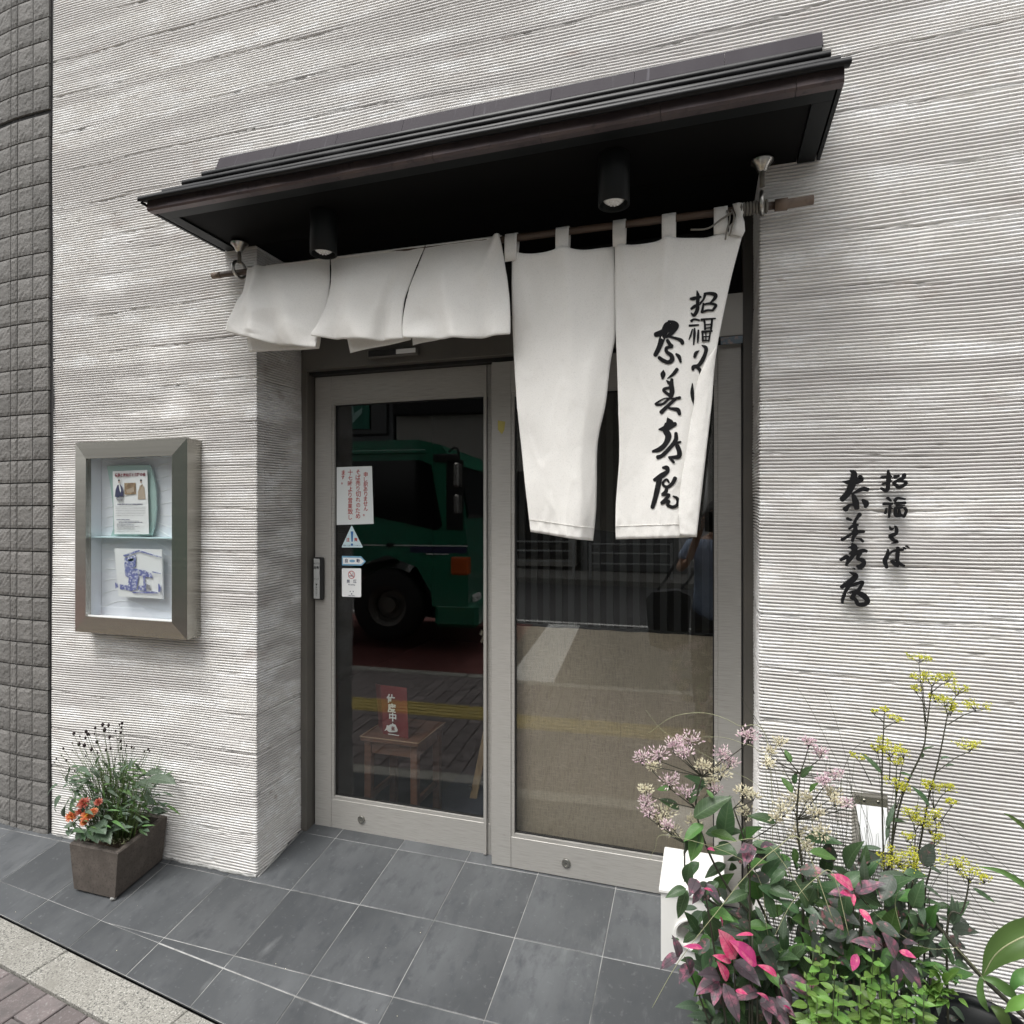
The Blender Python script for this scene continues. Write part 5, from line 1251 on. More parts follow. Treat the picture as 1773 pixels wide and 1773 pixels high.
for a, c in (((330,1020),(250,1090)),((400,1040),(335,1140)),((470,1060),(500,1150)),((440,1040),(420,1100)),((300,1000),(205,1010)),((520,1060),(545,1120)),((360,1060),(300,1130)),((480,1000),(560,1060)),((430,1010),(450,1080)),((260,1040),(240,1080)),((560,1080),(600,1130)),((385,1050),(380,1120))):
    setleaf(mum, rnd.choice(['lobed','lobed','dark']), q5(*a, -.235), q5(*c, -.262))
b = MB()
for _ in range(6): stems(b, [mum.location+Vector((rnd.uniform(-.04,.05),rnd.uniform(-.02,.05),-.0)), q5(rnd.uniform(280,480), rnd.uniform(900,1000), -.24)], .002, .0015, 4, 3)
P(b, 'stems', M['stem'], mum, True)

# ---------------- planting on the right
tr = empty('plant_trough', (2.25, -.38, -.07), 'dark trough holding the mixed planting by the right wall', 'trough')
b = MB(); b.box(1.86, 2.52, -.50, -.49, -.085, .03); b.box(1.86, 2.52, -.11, -.10, -.085, .03); b.box(1.86, 1.87, -.489, -.111, -.085, .03); b.box(2.51, 2.52, -.489, -.111, -.085, .03); P(b, 'trough_wall', M['black_metal'], tr)
b = MB(); n = 16; b.grid([[Vector((1.871+.638*i/n, -.488+.376*j/n, .004+.012*rnd.random())) for i in range(n+1)] for j in range(n+1)]); P(b, 'soil', M['soil'], tr)
pot = empty('round_pot', (2.52, -.30, -.05), 'black round pot rim under the broad leaves at the lower right corner', 'pot')
b = MB(); pc = (at(1700, 1790, -.32)); pr = .105; b.lathe([(pr*.75, -.25), (pr, .0), (pr+.006, .004), (pr+.006, .016), (pr-.003, .018), (pr-.006, .0), (pr-.01, -.01)], 36, tuple(pc)); P(b, 'pot_wall', M['black_metal'], pot, True)
def root_at(x, y): return Vector((min(max(x, 1.9), 2.49), min(max(y, -.46), -.14), .012))
def c5_(x, y, Y): return at(1050+x/4.4325, 1100+y/4.4325, Y)
def c7(x, y, Y): return at(1050+x/4.4325, 1400+y/4.4325, Y)
def c6(x, y, Y): return at(1400+x/4.4325, 1100+y/4.4325, Y)
def c8(x, y, Y): return at(1400+x/4.753, 1400+y/4.753, Y)

# 1 pink and cream flowering plant with oval leaves
eu = empty('pink_flowering_plant', (2.05, -.30, .01), 'leafy plant with airy pale pink flower clusters in front of the right door', 'flowering plant')
A1 = [(c5_,(670,1400),(912,1212)),(c5_,(900,1560),(930,1288)),(c5_,(560,1335),(418,1238)),(c5_,(495,1180),(378,1170)),(c5_,(762,1160),(655,1055)),(c5_,(655,1210),(755,1105)),(c5_,(760,1520),(1030,1470)),(c5_,(1015,1570),(1184,1462)),(c5_,(745,1450),(585,1560)),(c5_,(720,1500),(640,1740)),(c5_,(1300,1440),(1108,1355)),
 (c5_,(1430,1210),(1340,1080)),(c5_,(1415,980),(1370,870)),(c5_,(1490,1090),(1555,1000)),(c5_,(1520,1560),(1775,1545)),(c5_,(1330,1640),(1050,1600)),(c5_,(1000,1660),(770,1620)),(c5_,(640,1290),(700,1180)),(c5_,(820,1250),(770,1180)),(c5_,(1440,1140),(1445,1060)),(c5_,(1560,1200),(1620,1130)),
 (c7,(622,625),(530,850)),(c7,(612,612),(465,655)),(c7,(712,410),(575,535)),(c7,(915,425),(755,505)),(c7,(965,415),(975,520)),(c7,(1090,455),(1215,395)),(c7,(1095,560),(1140,725)),(c7,(1085,650),(915,695)),(c7,(1225,640),(1292,855)),(c7,(1215,610),(1430,650)),(c7,(1490,500),(1510,710)),(c7,(1215,910),(1262,1068)),(c7,(1110,775),(1115,905)),
 (c7,(600,240),(640,390)),(c7,(720,210),(600,330)),(c7,(860,260),(1000,330)),(c7,(1120,260),(1350,300)),(c7,(1330,330),(1200,420)),(c7,(1440,300),(1460,440)),(c7,(1560,330),(1773,380)),(c7,(1370,470),(1250,560)),(c7,(1600,900),(1545,830)),(c7,(1470,1000),(1630,1010)),(c7,(1400,1190),(1490,1040)),(c7,(1640,1190),(1650,1050)),(c7,(800,180),(1000,240)),(c7,(640,420),(600,620)),(c7,(560,1010),(495,985)),(c7,(700,960),(560,1010)),
 (c7,(1150,520),(1060,640)),(c7,(860,560),(760,640)),(c7,(1240,480),(1360,560)),(c7,(1700,560),(1650,680)),(c7,(1560,560),(1600,500))]
for f_, a, c in A1:
    Y = -.36+rnd.uniform(-.05,.06); setleaf(eu, rnd.choice(['dark','dark','dark','mid']), f_(*a, Y), f_(*c, Y+rnd.uniform(-.04,.02)))
setleaf(eu, 'dark', c7(790,770,-.42), c7(835,1060,-.44), width=1.25)
b = MB()
mainst = [[(1330,1640),(1262,1540),(1225,1470),(1205,1400),(1215,1345)], [(1340,1640),(1300,1530),(1290,1460),(1270,1400)], [(1390,1650),(1390,1520),(1380,1420),(1385,1340)], [(1320,1640),(1230,1560),(1190,1530),(1185,1460)]]
for s_ in mainst:
    p = [root_at(at(*s_[0], -.33).x, -.33)]+[at(x, y, -.34-.01*i) for i, (x, y) in enumerate(s_)]; stems(b, p, .004, .0018, 6, 5)
cl = [(1113,1310,13,'p'),(1140,1304,12,'p'),(1130,1326,9,'c'),(1168,1290,13,'p'),(1195,1279,15,'p'),(1185,1302,11,'p'),(1176,1282,8,'p'),(1250,1303,11,'p'),(1264,1318,10,'p'),(1247,1335,14,'c'),(1232,1350,11,'c'),(1160,1351,13,'p'),(1190,1371,12,'p'),(1217,1325,9,'c'),(1117,1366,9,'c'),(1118,1385,10,'p'),(1122,1402,12,'p'),(1150,1402,16,'c'),(1142,1418,10,'c'),(1163,1437,11,'c'),(1156,1428,8,'p'),(1200,1420,9,'c'),(1296,1272,12,'p'),(1288,1370,10,'c'),(1304,1376,9,'c'),(1290,1405,14,'c'),(1350,1283,8,'c'),(1400,1283,9,'p'),(1420,1302,10,'p'),(1374,1385,16,'c'),(1355,1400,12,'c'),(1395,1380,9,'w'),(1344,1415,9,'c'),(1412,1405,12,'c'),(1382,1440,14,'c'),(1330,1320,9,'c'),(1425,1352,10,'p'),(1445,1340,9,'p'),(1438,1370,12,'c'),(1446,1385,9,'c'),(1466,1390,8,'p'),(1240,1365,8,'p'),(1333,1300,8,'c'),(1425,1440,12,'c'),(1395,1462,9,'c')]
fp_, fc_ = MB(), MB()
for x, y, r_, k in cl:
    Y = -.35+rnd.uniform(-.04,.03); c = at(x, y, Y); rr = r_/590
    florets(fp_ if k == 'p' else fc_, c, (rr*1.25, rr, rr*.85), int(30+r_*5), .0036, elong=1.7, spiky=True)
    for _ in range(int(r_*.9)):
        d = Vector((rnd.uniform(-1,1), rnd.uniform(-1,1), rnd.uniform(-.2,1))).normalized(); stems(b, [c-Vector((0,0,rr*1.1)), c+d*rr*.75], .0006, .0004, 3, 2)
    near = min(mainst, key=lambda s: math.hypot(s[-1][0]-x, s[-1][1]-y)); j = min(range(len(near)), key=lambda i: math.hypot(near[i][0]-x, near[i][1]-y-40))
    stems(b, [at(*near[j], -.35), at((near[j][0]*.4+x*.6), (near[j][1]*.45+y*.55)+6, -.35), c-Vector((0,0,rr))], .0016, .0009, 4, 4)
P(b, 'stems', M['stem_dark'], eu, True)
tag(P(fp_, 'pink_florets', M['pink_floret'], eu), kind='stuff'); tag(P(fc_, 'cream_florets', M['cream_floret'], eu), kind='stuff')

# 2 yellow umbels on tall stems
pa = empty('yellow_umbel_plant', (2.3, -.22, .01), 'tall thin-stemmed plant with flat yellow flower umbels before the right wall', 'flowering plant')
b = MB(); yf = MB()
ST = [([(1530,1600),(1556,1402),(1596,1303),(1603,1269),(1614,1186)], -.20), ([(1575,1600),(1603,1407),(1617,1348),(1628,1303),(1641,1235)], -.22), ([(1535,1600),(1530,1495),(1527,1348),(1531,1235)], -.24),
      ([(1560,1600),(1580,1530),(1585,1440)], -.26), ([(1600,1580),(1612,1500),(1622,1430)], -.24), ([(1640,1610),(1665,1580),(1676,1540),(1677,1520)], -.30), ([(1575,1600),(1570,1540),(1572,1500)], -.30), ([(1545,1590),(1545,1460),(1552,1380)], -.25)]
for s_, Y in ST:
    p = [root_at(at(*s_[0], Y).x, Y-.02)]+[at(x, y, Y) for x, y in s_]; stems(b, p, .0032, .0014, 5, 6)
def umb(x, y, rx, ry, fx, fy, Y, n=None):
    c = at(x, y, Y); f = at(fx, fy, Y); rr = rx/540; stems(b, [f, f.lerp(c, .6)+Vector((0,0,-.004)), c-Vector((0,0,ry/540+.002))], .0013, .0008, 4, 4)
    for _ in range(int(5+rx*.4)):
        t = c+Vector((rnd.uniform(-1,1)*rr*.9, rnd.uniform(-1,1)*rr*.6, rnd.uniform(-.3,.8)*ry/540)); stems(b, [c-Vector((0,0,ry/540+.002)), t], .0006, .0004, 3, 2)
        florets(yf, t, (rr*.25, rr*.25, ry/540*.4), int(13), .0026, elong=1.0)
    florets(yf, c, (rr, rr*.7, ry/540), n or int(rx*3), .0024, elong=1.0)
for u_ in [(1591,1139,17,6,1603,1269,-.20),(1597,1172,14,8,1603,1250,-.2),(1614,1176,16,9,1612,1200,-.2),(1640,1172,12,7,1612,1200,-.2),(1587,1192,9,6,1605,1230,-.2),(1656,1192,14,9,1641,1240,-.22),(1620,1208,12,6,1614,1200,-.2),(1636,1214,14,7,1641,1240,-.22),(1645,1227,13,9,1641,1240,-.22),(1690,1221,17,7,1639,1256,-.22),(1679,1290,20,8,1621,1337,-.22),(1514,1232,6,4,1530,1250,-.24),(1532,1228,6,4,1530,1250,-.24),(1551,1244,10,5,1530,1262,-.24),
   (1527,1286,12,10,1528,1330,-.24),(1542,1300,14,8,1540,1350,-.25),(1565,1302,12,9,1552,1380,-.25),(1552,1317,10,7,1552,1380,-.25),(1488,1311,11,5,1510,1360,-.24),(1520,1297,8,6,1527,1348,-.24),(1550,1356,17,7,1552,1400,-.25),(1562,1364,12,6,1552,1400,-.25),(1605,1356,10,6,1617,1400,-.22),(1615,1366,10,6,1617,1400,-.22),(1637,1362,14,7,1617,1400,-.22),(1647,1390,8,5,1625,1430,-.24),
   (1577,1406,18,9,1585,1440,-.26),(1594,1418,17,9,1585,1440,-.26),(1616,1410,12,8,1622,1430,-.24),(1612,1432,12,9,1622,1440,-.24),(1570,1448,8,7,1583,1470,-.26),(1624,1450,11,8,1612,1480,-.24),(1534,1492,17,11,1572,1520,-.30),(1556,1484,18,13,1572,1520,-.30),(1580,1492,20,14,1572,1520,-.30),(1605,1486,18,11,1572,1520,-.30),(1568,1504,16,8,1572,1520,-.30),(1655,1494,11,9,1670,1520,-.30),(1679,1508,15,14,1677,1530,-.30),(1704,1520,9,6,1677,1530,-.30)]: umb(*u_)
P(b, 'stems', M['stem_dark'], pa, True); tag(P(yf, 'yellow_florets', M['yellow_floret'], pa), kind='stuff')
for f_, a, c in [(c6,(880,880),(935,840)),(c6,(875,900),(880,960)),(c6,(1010,945),(1070,925)),(c6,(1050,1010),(1090,975)),(c6,(560,1060),(450,900)),(c6,(700,1050),(780,1060)),(c6,(500,1110),(530,1075)),(c6,(930,1320),(835,1160)),(c6,(600,1480),(650,1300)),(c6,(620,1420),(760,1400)),(c6,(620,1450),(590,1560)),(c8,(930,620),(1120,720)),(c8,(890,760),(1090,760)),(c8,(790,760),(860,560)),(c8,(1190,940),(1195,750)),(c8,(1200,960),(1100,870)),(c8,(1190,1000),(1290,1180)),(c8,(900,850),(1060,1000)),(c8,(1350,650),(1550,770)),(c8,(640,660),(700,830)),(c8,(880,900),(870,1000)),(c8,(920,920),(1080,1130)),(c8,(870,1060),(1090,1180)),(c8,(700,980),(840,1080)),(c8,(600,330),(400,300)),(c8,(560,400),(420,470)),(c8,(1000,480),(1110,530)),(c8,(850,1120),(880,1250)),(c8,(950,1050),(1120,1260)),(c8,(820,950),(960,1010))]:
    Y = -.28+rnd.uniform(-.04,.05); setleaf(pa, rnd.choice(['lance','grey','darknarrow']), f_(*a, Y), f_(*c, Y+rnd.uniform(-.03,.02)))

# 3 purple and pink leaved plants
pu = empty('pink_purple_foliage_plant', (2.0, -.45, .01), 'low plant with purple-grey leaves and bright pink young leaves at the white block', 'foliage plant', 'purple and pink leaved plants')
PUR = [((870,1310),(688,1405)),((900,1340),(1045,1645)),((862,1340),(818,1505)),((980,1165),(1178,1335)),((1170,1400),(995,1425)),((1205,1420),(1262,1650)),((1355,1290),(1635,1425)),((565,1125),(392,1205)),((620,1150),(690,1300)),((755,605),(640,720)),((765,575),(885,710)),((1105,270),(1075,370)),((1180,290),(1250,250)),((1110,300),(1020,330)),((1300,1440),(1440,1560)),((1200,1480),(1300,1560)),((690,540),(660,600)),((870,1290),(760,1240)),((1330,1350),(1480,1530)),((1480,1600),(1570,1650)),((560,1140),(545,1010)),((660,1200),(560,1320)),((1240,1440),(1400,1640))]
for a, c in PUR: setleaf(pu, 'purple', c7(*a, -.46+rnd.uniform(-.03,.02)), c7(*c, -.49+rnd.uniform(-.03,.02)))
for a, c in (((1085,960),(872,915)),((1165,1040),(1338,1255)),((800,1130),(850,1290)),((790,1000),(700,1120)),((1100,900),(1010,860)),((700,640),(760,560)),((930,700),(860,610))): setleaf(pu, 'olive', c7(*a, -.44), c7(*c, -.46))
for a, c, w in (((995,1150),(872,935),1.05),((1158,1200),(985,1005),1.1),((960,1180),(835,1118),.8),((930,1320),(890,1195),1.),((1310,1285),(1200,1190),.8),((990,1395),(1080,1420),.7),((1250,1480),(1190,1400),.6),((890,900),(880,830),.6),((1130,970),(1010,950),.5),((820,640),(760,600),.6),((830,320),(785,300),.8),((740,1070),(600,1045),.6),((1420,1560),(1380,1500),.5)): setleaf(pu, 'pink', c7(*a, -.50), c7(*c, -.52), width=w)
b = MB()
for x, y in ((870,1320),(1160,1400),(1330,1300),(980,1160),(600,1140),(750,600),(1120,960),(1100,300)): p = c7(x, y, -.46); stems(b, [root_at(p.x, -.44), p.lerp(root_at(p.x,-.44), .4), p], .003, .002, 5, 4)
P(b, 'stems', M['stem_dark'], pu, True)
pv = empty('pink_purple_foliage_plant', (2.25, -.42, .01), 'purple and pink leaved plant under the yellow umbels', 'foliage plant', 'purple and pink leaved plants')
for k, a, c in [('pink',(370,665),(220,530)),('purple',(365,690),(182,672)),('purple',(382,690),(575,588)),('pink',(355,705),(262,690)),('pink',(418,825),(535,945)),('purple',(602,1140),(395,1045)),('purple',(715,1235),(745,1490)),('purple',(742,1250),(955,1492)),('purple',(720,1222),(640,1035)),('pink',(745,1170),(885,1225)),('pink',(400,1195),(360,1340)),('olive',(122,795),(295,1005)),('olive',(272,850),(430,960)),('olive',(552,935),(758,1055)),('olive',(145,1000),(300,1210)),('olive',(60,860),(20,1010)),('olive',(30,1010),(100,1140)),('olive',(100,1270),(60,1130)),('olive',(230,1220),(350,1300)),('purple',(610,1130),(560,1040)),('pink',(370,700),(370,790)),('olive',(450,960),(560,1060)),('purple',(0,1380),(100,1560)),('pink',(60,1720),(140,1773)),('olive',(400,1010),(310,1110)),('purple',(770,1100),(860,1080))]:
    Y = -.42+rnd.uniform(-.04,.02)-(.04 if k == 'pink' else 0); setleaf(pv, k, c8(*a, Y), c8(*c, Y-.02))
b = MB()
for x, y in ((370,680),(720,1230),(600,1130),(200,900),(420,830)): p = c8(x, y, -.40); stems(b, [root_at(p.x, -.4), p.lerp(root_at(p.x,-.4), .4), p], .003, .002, 5, 4)
P(b, 'stems', M['stem_dark'], pv, True)

# 4 mint-like plants at the front
def sprig(parent, b, x, y, Y, n, L, lean=0.0):
    top = at(x, y, Y); base = at(x+rnd.uniform(-10,10), y+22*n, Y+.02); base.z = max(base.z, .02); stems(b, [root_at(base.x, Y+.03), base, top], .0014, .0010, 5, 4)
    for i in range(n):
        t = i/n; c = top.lerp(base, t*1.0); a0 = rnd.uniform(0, 3.14) if i % 2 else rnd.uniform(0, 3.14)+1.57; l = L*(.45+.75*min(1, t*2.2))*rnd.uniform(.85,1.15)
        for s_ in (0, math.pi):
            a = a0+s_; d = Vector((math.cos(a), math.sin(a)*.8, .35-.5*t+rnd.uniform(-.15,.2))).normalized(); setleaf(parent, 'mint', c, c+d*l)
        if i == 0: setleaf(parent, 'mint', c, c+Vector((rnd.uniform(-.2,.2), rnd.uniform(-.3,0), 1)).normalized()*l*.6)
mi1 = empty('mint_plant', (2.12, -.46, .01), 'bright green small-leaved mint at the bottom beside the purple leaves', 'herb', 'mint plants')
b = MB()
for x, y in ((1422,1640),(1408,1655),(1396,1700),(1428,1690),(1415,1738),(1446,1668),(1452,1722),(1440,1752),(1475,1745),(1405,1765),(1462,1700),(1485,1720),(1430,1762),(1462,1762)): sprig(mi1, b, x, y+rnd.uniform(-12,12), -.50+rnd.uniform(-.05,.02), 6, .031*rnd.uniform(.8,1.3))
P(b, 'stems', M['stem'], mi1, True)
mi2 = empty('mint_plant', (2.3, -.44, .01), 'bright green small-leaved mint at the bottom under the purple-striped leaves', 'herb', 'mint plants')
b = MB()
for x, y in ((1512,1645),(1490,1692),(1522,1672),(1508,1712),(1536,1715),(1500,1752),(1545,1755),(1585,1715),(1600,1705),(1470,1765),(1570,1745),(1550,1690),(1525,1750),(1560,1765),(1600,1740)): sprig(mi2, b, x, y+rnd.uniform(-12,12), -.47+rnd.uniform(-.05,.02), 6, .031*rnd.uniform(.8,1.3))
P(b, 'stems', M['stem'], mi2, True)

# 5 grasses
gr = empty('fine_grass', (2.2, -.28, .01), 'fine arching grass blades rising through the right-hand flowers', 'ornamental grass')
arcs = [([(1340,1600),(1330,1290),(1278,1256),(1244,1240),(1208,1234),(1163,1242),(1124,1269)],-.33,'straw',1.3),([(1370,1600),(1330,1390),(1260,1330),(1167,1278),(1140,1258),(1118,1229)],-.33,'straw',1.0),([(1420,1600),(1400,1400),(1316,1303),(1285,1287),(1253,1277),(1217,1276)],-.33,'straw',1.2),
 ([(1445,1600),(1388,1456),(1343,1470),(1291,1517),(1242,1578),(1197,1635),(1163,1684),(1129,1745)],-.50,'straw',1.9),([(1470,1620),(1442,1513),(1411,1522),(1370,1565),(1341,1621)],-.52,'straw',1.6),([(1400,1560),(1321,1457),(1230,1468)],-.45,'straw',1.5),
 ([(1330,1620),(1300,1500),(1156,1446),(1134,1470),(1124,1490)],-.42,'straw',1.1),([(1500,1620),(1510,1450),(1440,1300),(1400,1220),(1380,1190)],-.2,'stem_dark',.9),([(1520,1620),(1500,1430),(1470,1330),(1445,1240),(1425,1190)],-.2,'stem_dark',.8),([(1480,1620),(1455,1390),(1470,1310),(1500,1282),(1515,1278)],-.22,'stem_dark',1.3),([(1640,1620),(1640,1500),(1631,1419),(1600,1405)],-.25,'stem_dark',.9),
 ([(1560,1600),(1600,1420),(1631,1419),(1673,1453),(1726,1488),(1790,1545)],-.22,'stem_dark',1.3),([(1570,1620),(1640,1500),(1690,1560),(1740,1620),(1790,1680)],-.25,'stem_dark',1.1),([(1600,1620),(1620,1520),(1700,1590),(1760,1625)],-.27,'stem',1.0),([(1500,1620),(1590,1440),(1660,1430),(1773,1425)],-.22,'stem_dark',.8),
 ([(1300,1260),(1330,1290),(1380,1380),(1440,1560)],-.25,'stem_dark',1.1),([(1296,1225),(1330,1280),(1400,1420),(1460,1600)],-.24,'stem_dark',1.0),([(1283,1205),(1320,1270),(1390,1400),(1450,1600)],-.24,'stem_dark',.8),([(1480,1540),(1530,1595),(1600,1640),(1660,1640)],-.40,'straw',1.0),([(1655,1640),(1700,1690),(1720,1740)],-.42,'straw',1.0),([(1560,1610),(1550,1560),(1570,1520),(1583,1530)],-.42,'straw',1.2)]
bb = {'straw': MB(), 'stem_dark': MB(), 'stem': MB()}
for pts, Y, m_, w in arcs:
    stems(bb[m_], [at(x, y, Y) for x, y in pts], .0006*w, .00035*w, 4, 7)
for _ in range(70):
    x0 = rnd.uniform(1330, 1560); x1 = x0+rnd.uniform(-90, 60); y1 = rnd.uniform(1290, 1480); Y = rnd.uniform(-.28,-.14); m_ = rnd.choice(['stem_dark','stem','stem_dark'])
    stems(bb[m_], [root_at(at(x0,1700,Y).x, Y), at(x0, 1640, Y), at(x0*.5+x1*.5, (1640+y1)/2+rnd.uniform(-10,10), Y), at(x1, y1, Y)], .0011, .0005, 3, 5)
for k, v in bb.items(): tag(P(v, 'blades', M[k], gr, True), kind='stuff')
# 6 broad leaves at the right
bl = empty('broad_leaved_plant', (2.52, -.34, .0), 'large curling broad green leaf at the right edge with smaller pale leaves below', 'plant')
def ribbon(pts, wid, Y, m_, par, name='leaf', curl=.3):
    c = catmull([(*at(x, y, Y+dy), w) for (x, y, dy), w in zip(pts, wid)], 6); b = MB(); rows = []
    for i, p in enumerate(c):
        t = Vector(c[min(i+1, len(c)-1)][:3]-c[max(i-1,0)][:3]).normalized(); n_ = (Vector(CAM)-Vector(p[:3])).normalized(); s_ = t.cross(n_).normalized(); w = p[3]/700
        rows.append([Vector(p[:3])+s_*w*k+n_*(-curl*w*(1-k*k)) for k in (-1,-.6,-.2,.2,.6,1)])
    b.grid(rows); return P(b, name, M[m_], par, True)
ribbon([(1702,1690,0),(1722,1656,-.01),(1750,1634,-.02),(1790,1618,-.02),(1850,1616,-.02)], [2,14,21,23,18], -.36, 'leaf_big', bl, curl=.5)
ribbon([(1697,1692,0),(1722,1699,-.01),(1745,1715,-.01),(1765,1733,0)], [1,6,8,1], -.40, 'leaf_mid', bl)
ribbon([(1750,1722,0),(1757,1702,-.01),(1772,1690,-.01),(1800,1684,0)], [1,6,10,5], -.40, 'leaf_mid', bl)
ribbon([(1740,1752,0),(1760,1738,-.01),(1790,1726,-.01)], [1,8,6], -.42, 'leaf_mint', bl)
ribbon([(1699,1695,0),(1697,1715,-.005),(1702,1735,-.01),(1712,1752,0)], [3,5,5,1], -.38, 'leaf_big', bl)
ribbon([(1716,1742,0),(1735,1758,-.01),(1750,1790,0)], [2,9,4], -.38, 'leaf_big', bl)
ribbon([(1697,1501,0),(1728,1507,0),(1755,1520,0),(1790,1545,0)], [1,3.5,4.5,5], -.30, 'leaf_big', bl)
ribbon([(1738,1408,0),(1752,1415,0),(1775,1432,0),(1800,1450,0)], [.5,2.5,4,4], -.28, 'leaf_big', bl)
b = MB(); stems(b, [at(1703,1688,-.372), at(1722,1655,-.385), at(1750,1633,-.395), at(1790,1617,-.395), at(1850,1615,-.395)], .0008, .0022, 5, 6); P(b, 'midrib', M['straw'], bl, True)
b = MB(); stems(b, [at(1593,1566,-.30), at(1640,1622,-.31), at(1699,1690,-.33), at(1790,1775,-.36)], .0045, .0055, 7, 6); P(b, 'black_stem', M['stem_dark'], bl, True)
fz = empty('fuzzy_green_plant', (2.38, -.42, .0), 'low light green tufted plant between the mint and the broad leaves', 'plant')
for _ in range(34):
    x = rnd.gauss(1628, 13); y = rnd.gauss(1716, 14); setleaf(fz, 'mint', at(x, y, -.44), at(x+rnd.uniform(-22,22), y+rnd.uniform(-24,18), -.47), width=.8)
for _ in range(16):
    x = rnd.uniform(1575, 1650); setleaf(fz, 'mid', at(x, 1665+(x-1575)*.25+rnd.uniform(-8,8), -.40), at(x+rnd.uniform(8,34), 1672+(x-1575)*.35+rnd.uniform(-12,14), -.42), width=.7)
ov = empty('oval_leaved_plant', (2.1, -.33, .0), 'bushy plant with medium oval green leaves behind the pink leaves', 'foliage plant')
for k in range(250):
    x = rnd.uniform(1215, 1600); y = rnd.uniform(1500+max(0, 1290-x)*.9, 1700) if k < 140 else rnd.uniform(1600+max(0, 1290-x)*.6, 1790); Y = rnd.uniform(-.43, -.30); a = rnd.uniform(0, 6.28); l = rnd.uniform(24, 54)
    setleaf(ov, rnd.choice(['dark','dark','mid','olive','grey','dark']), at(x, y, Y), at(x+l*math.cos(a), y+l*math.sin(a), Y+rnd.uniform(-.05,.02)), width=rnd.uniform(.9,1.25))
b = MB()
for _ in range(8): x = rnd.uniform(1230, 1590); p = at(x, rnd.uniform(1520,1680), -.36); stems(b, [root_at(p.x, -.36), p], .0025, .0015, 4, 3)
P(b, 'stems', M['stem_dark'], ov, True)
# 7 dark under-planting behind everything
ud = empty('dark_groundcover', (2.15, -.25, .0), 'dense dark green leaves filling the depth of the right-hand planting', 'foliage')
for k in range(285):
    x = rnd.uniform(1205, 1655); ylo = 1475+ (max(0, 1290-x)*1.0) + max(0, x-1560)*1.1; y = rnd.uniform(ylo, 1790); Y = rnd.uniform(-.38, -.16); a = rnd.uniform(0, 6.28); L = rnd.uniform(20, 48)
    if y < 1560 and rnd.random() < .45: continue
    setleaf(ud, rnd.choice(['dark','dark','darknarrow','olive','grey','mid']), at(x, y, Y), at(x+L*math.cos(a), y+L*math.sin(a), Y+rnd.uniform(-.05,.02)))
b = MB()
for _ in range(12): x = rnd.uniform(1230, 1640); p = at(x, rnd.uniform(1500,1700), -.26); stems(b, [root_at(p.x, -.27), p], .0025, .0015, 4, 3)
P(b, 'stems', M['stem_dark'], ud, True)

# fallen petals and crumbs on the forecourt
b = MB()
for _ in range(24):
    x = rnd.uniform(-.85, 1.6); y = rnd.choice([-.479-.118*x+rnd.uniform(.0,.03), rnd.uniform(-.42, -.03)]); q = rnd.uniform(.001, .0024); a = rnd.uniform(0, 6.28)
    b.add([(x+q*math.cos(a+k*2.1), y+q*math.sin(a+k*2.1), zf(y)+.0022+.0012*(k == 0)) for k in range(3)], [(0,1,2)])
tag(b.build('petal_litter', M['cream_floret'], fix=False), 'scattered pale specks and fallen petals on the dark floor tiles', 'litter', kind='stuff')

# ================================================================== ACROSS THE PAVEMENT (seen in the door glass)
ANG = -math.atan2(.1172, .9931)
def splace(o, u, v, h=0.0, rz=0.0):
    o.location = S(u, v, h); o.rotation_euler = (0, 0, ANG+rz)
def L(b, name, m, parent, smooth=False): return b.build(name, m, parent, smooth)
# --- green truck; local x = forward along the street, local y = towards the shop
tk = empty('green_truck', (0,0,0), 'dark green cab-over lorry parked at the kerb, mirrored in the left door glass', 'truck')
splace(tk, .05, 4.75, .0)
def side(pts, y0, y1): return [(x, y0, z) for x, z in pts], (0, y1-y0, 0)
# cab shell: side outline with window hole, extruded; local y 0.95 is the shop side
W2 = 1.02
def panel_with_hole(outer, inner, y, flip):
    n = len(outer); b = MB(); return outer, inner
b = MB()
prof = [(-1.62,.62),(-1.62,2.36),(-1.52,2.44),(-.40,2.45),(-.12,2.38),(.06,2.16),(.16,1.60),(.22,1.10),(.22,.45),(-.22,.45),(-.24,.62),(-.42,.92),(-.80,1.06),(-1.18,.92),(-1.36,.62)]
b.prism([(x, -W2, z) for x, z in prof], (0, 2*W2, 0)); L(b, 'cab_body', M['truck_green'], tk)
b = MB(); win = [(-1.40,1.62),(-1.40,2.16),(-1.34,2.20),(-.36,2.20),(-.24,2.14),(-.10,1.42),(-.16,1.36)]
for s_ in (1, -1): b.prism([(x, s_*W2, z) for x, z in win], (0, s_*.012, 0))
L(b, 'side_window', M['dark_glass'], tk)
b = MB(); b.prism([(-.07,-.9,2.26),(.07,-.9,2.10),(.165,-.9,1.55),(.145,-.9,1.50)], (0,1.8,0)); ws = L(b, 'windscreen', M['dark_glass'], tk); ws.location = (.03,0,0)
b = MB(); b.box(-1.5, -.3, W2, W2+.03, 2.28, 2.33, b=.01); L(b, 'gutter', M['truck_green'], tk)
b = MB(); b.box(-1.62, .215, W2, W2+.006, 1.17, 1.185); b.box(-.3, -.02, W2, W2+.007, 1.07, 1.085); L(b, 'white_stripe', M['white'], tk)
b = MB(); b.box(-.5, .2, W2, W2+.005, 1.09, 1.165); L(b, 'blue_stripe', M['navy'], tk)
b = MB(); b.box(.0, .235, W2-.10, W2+.02, .82, 1.06, b=.03); L(b, 'indicator_lamp', M['orange'], tk)
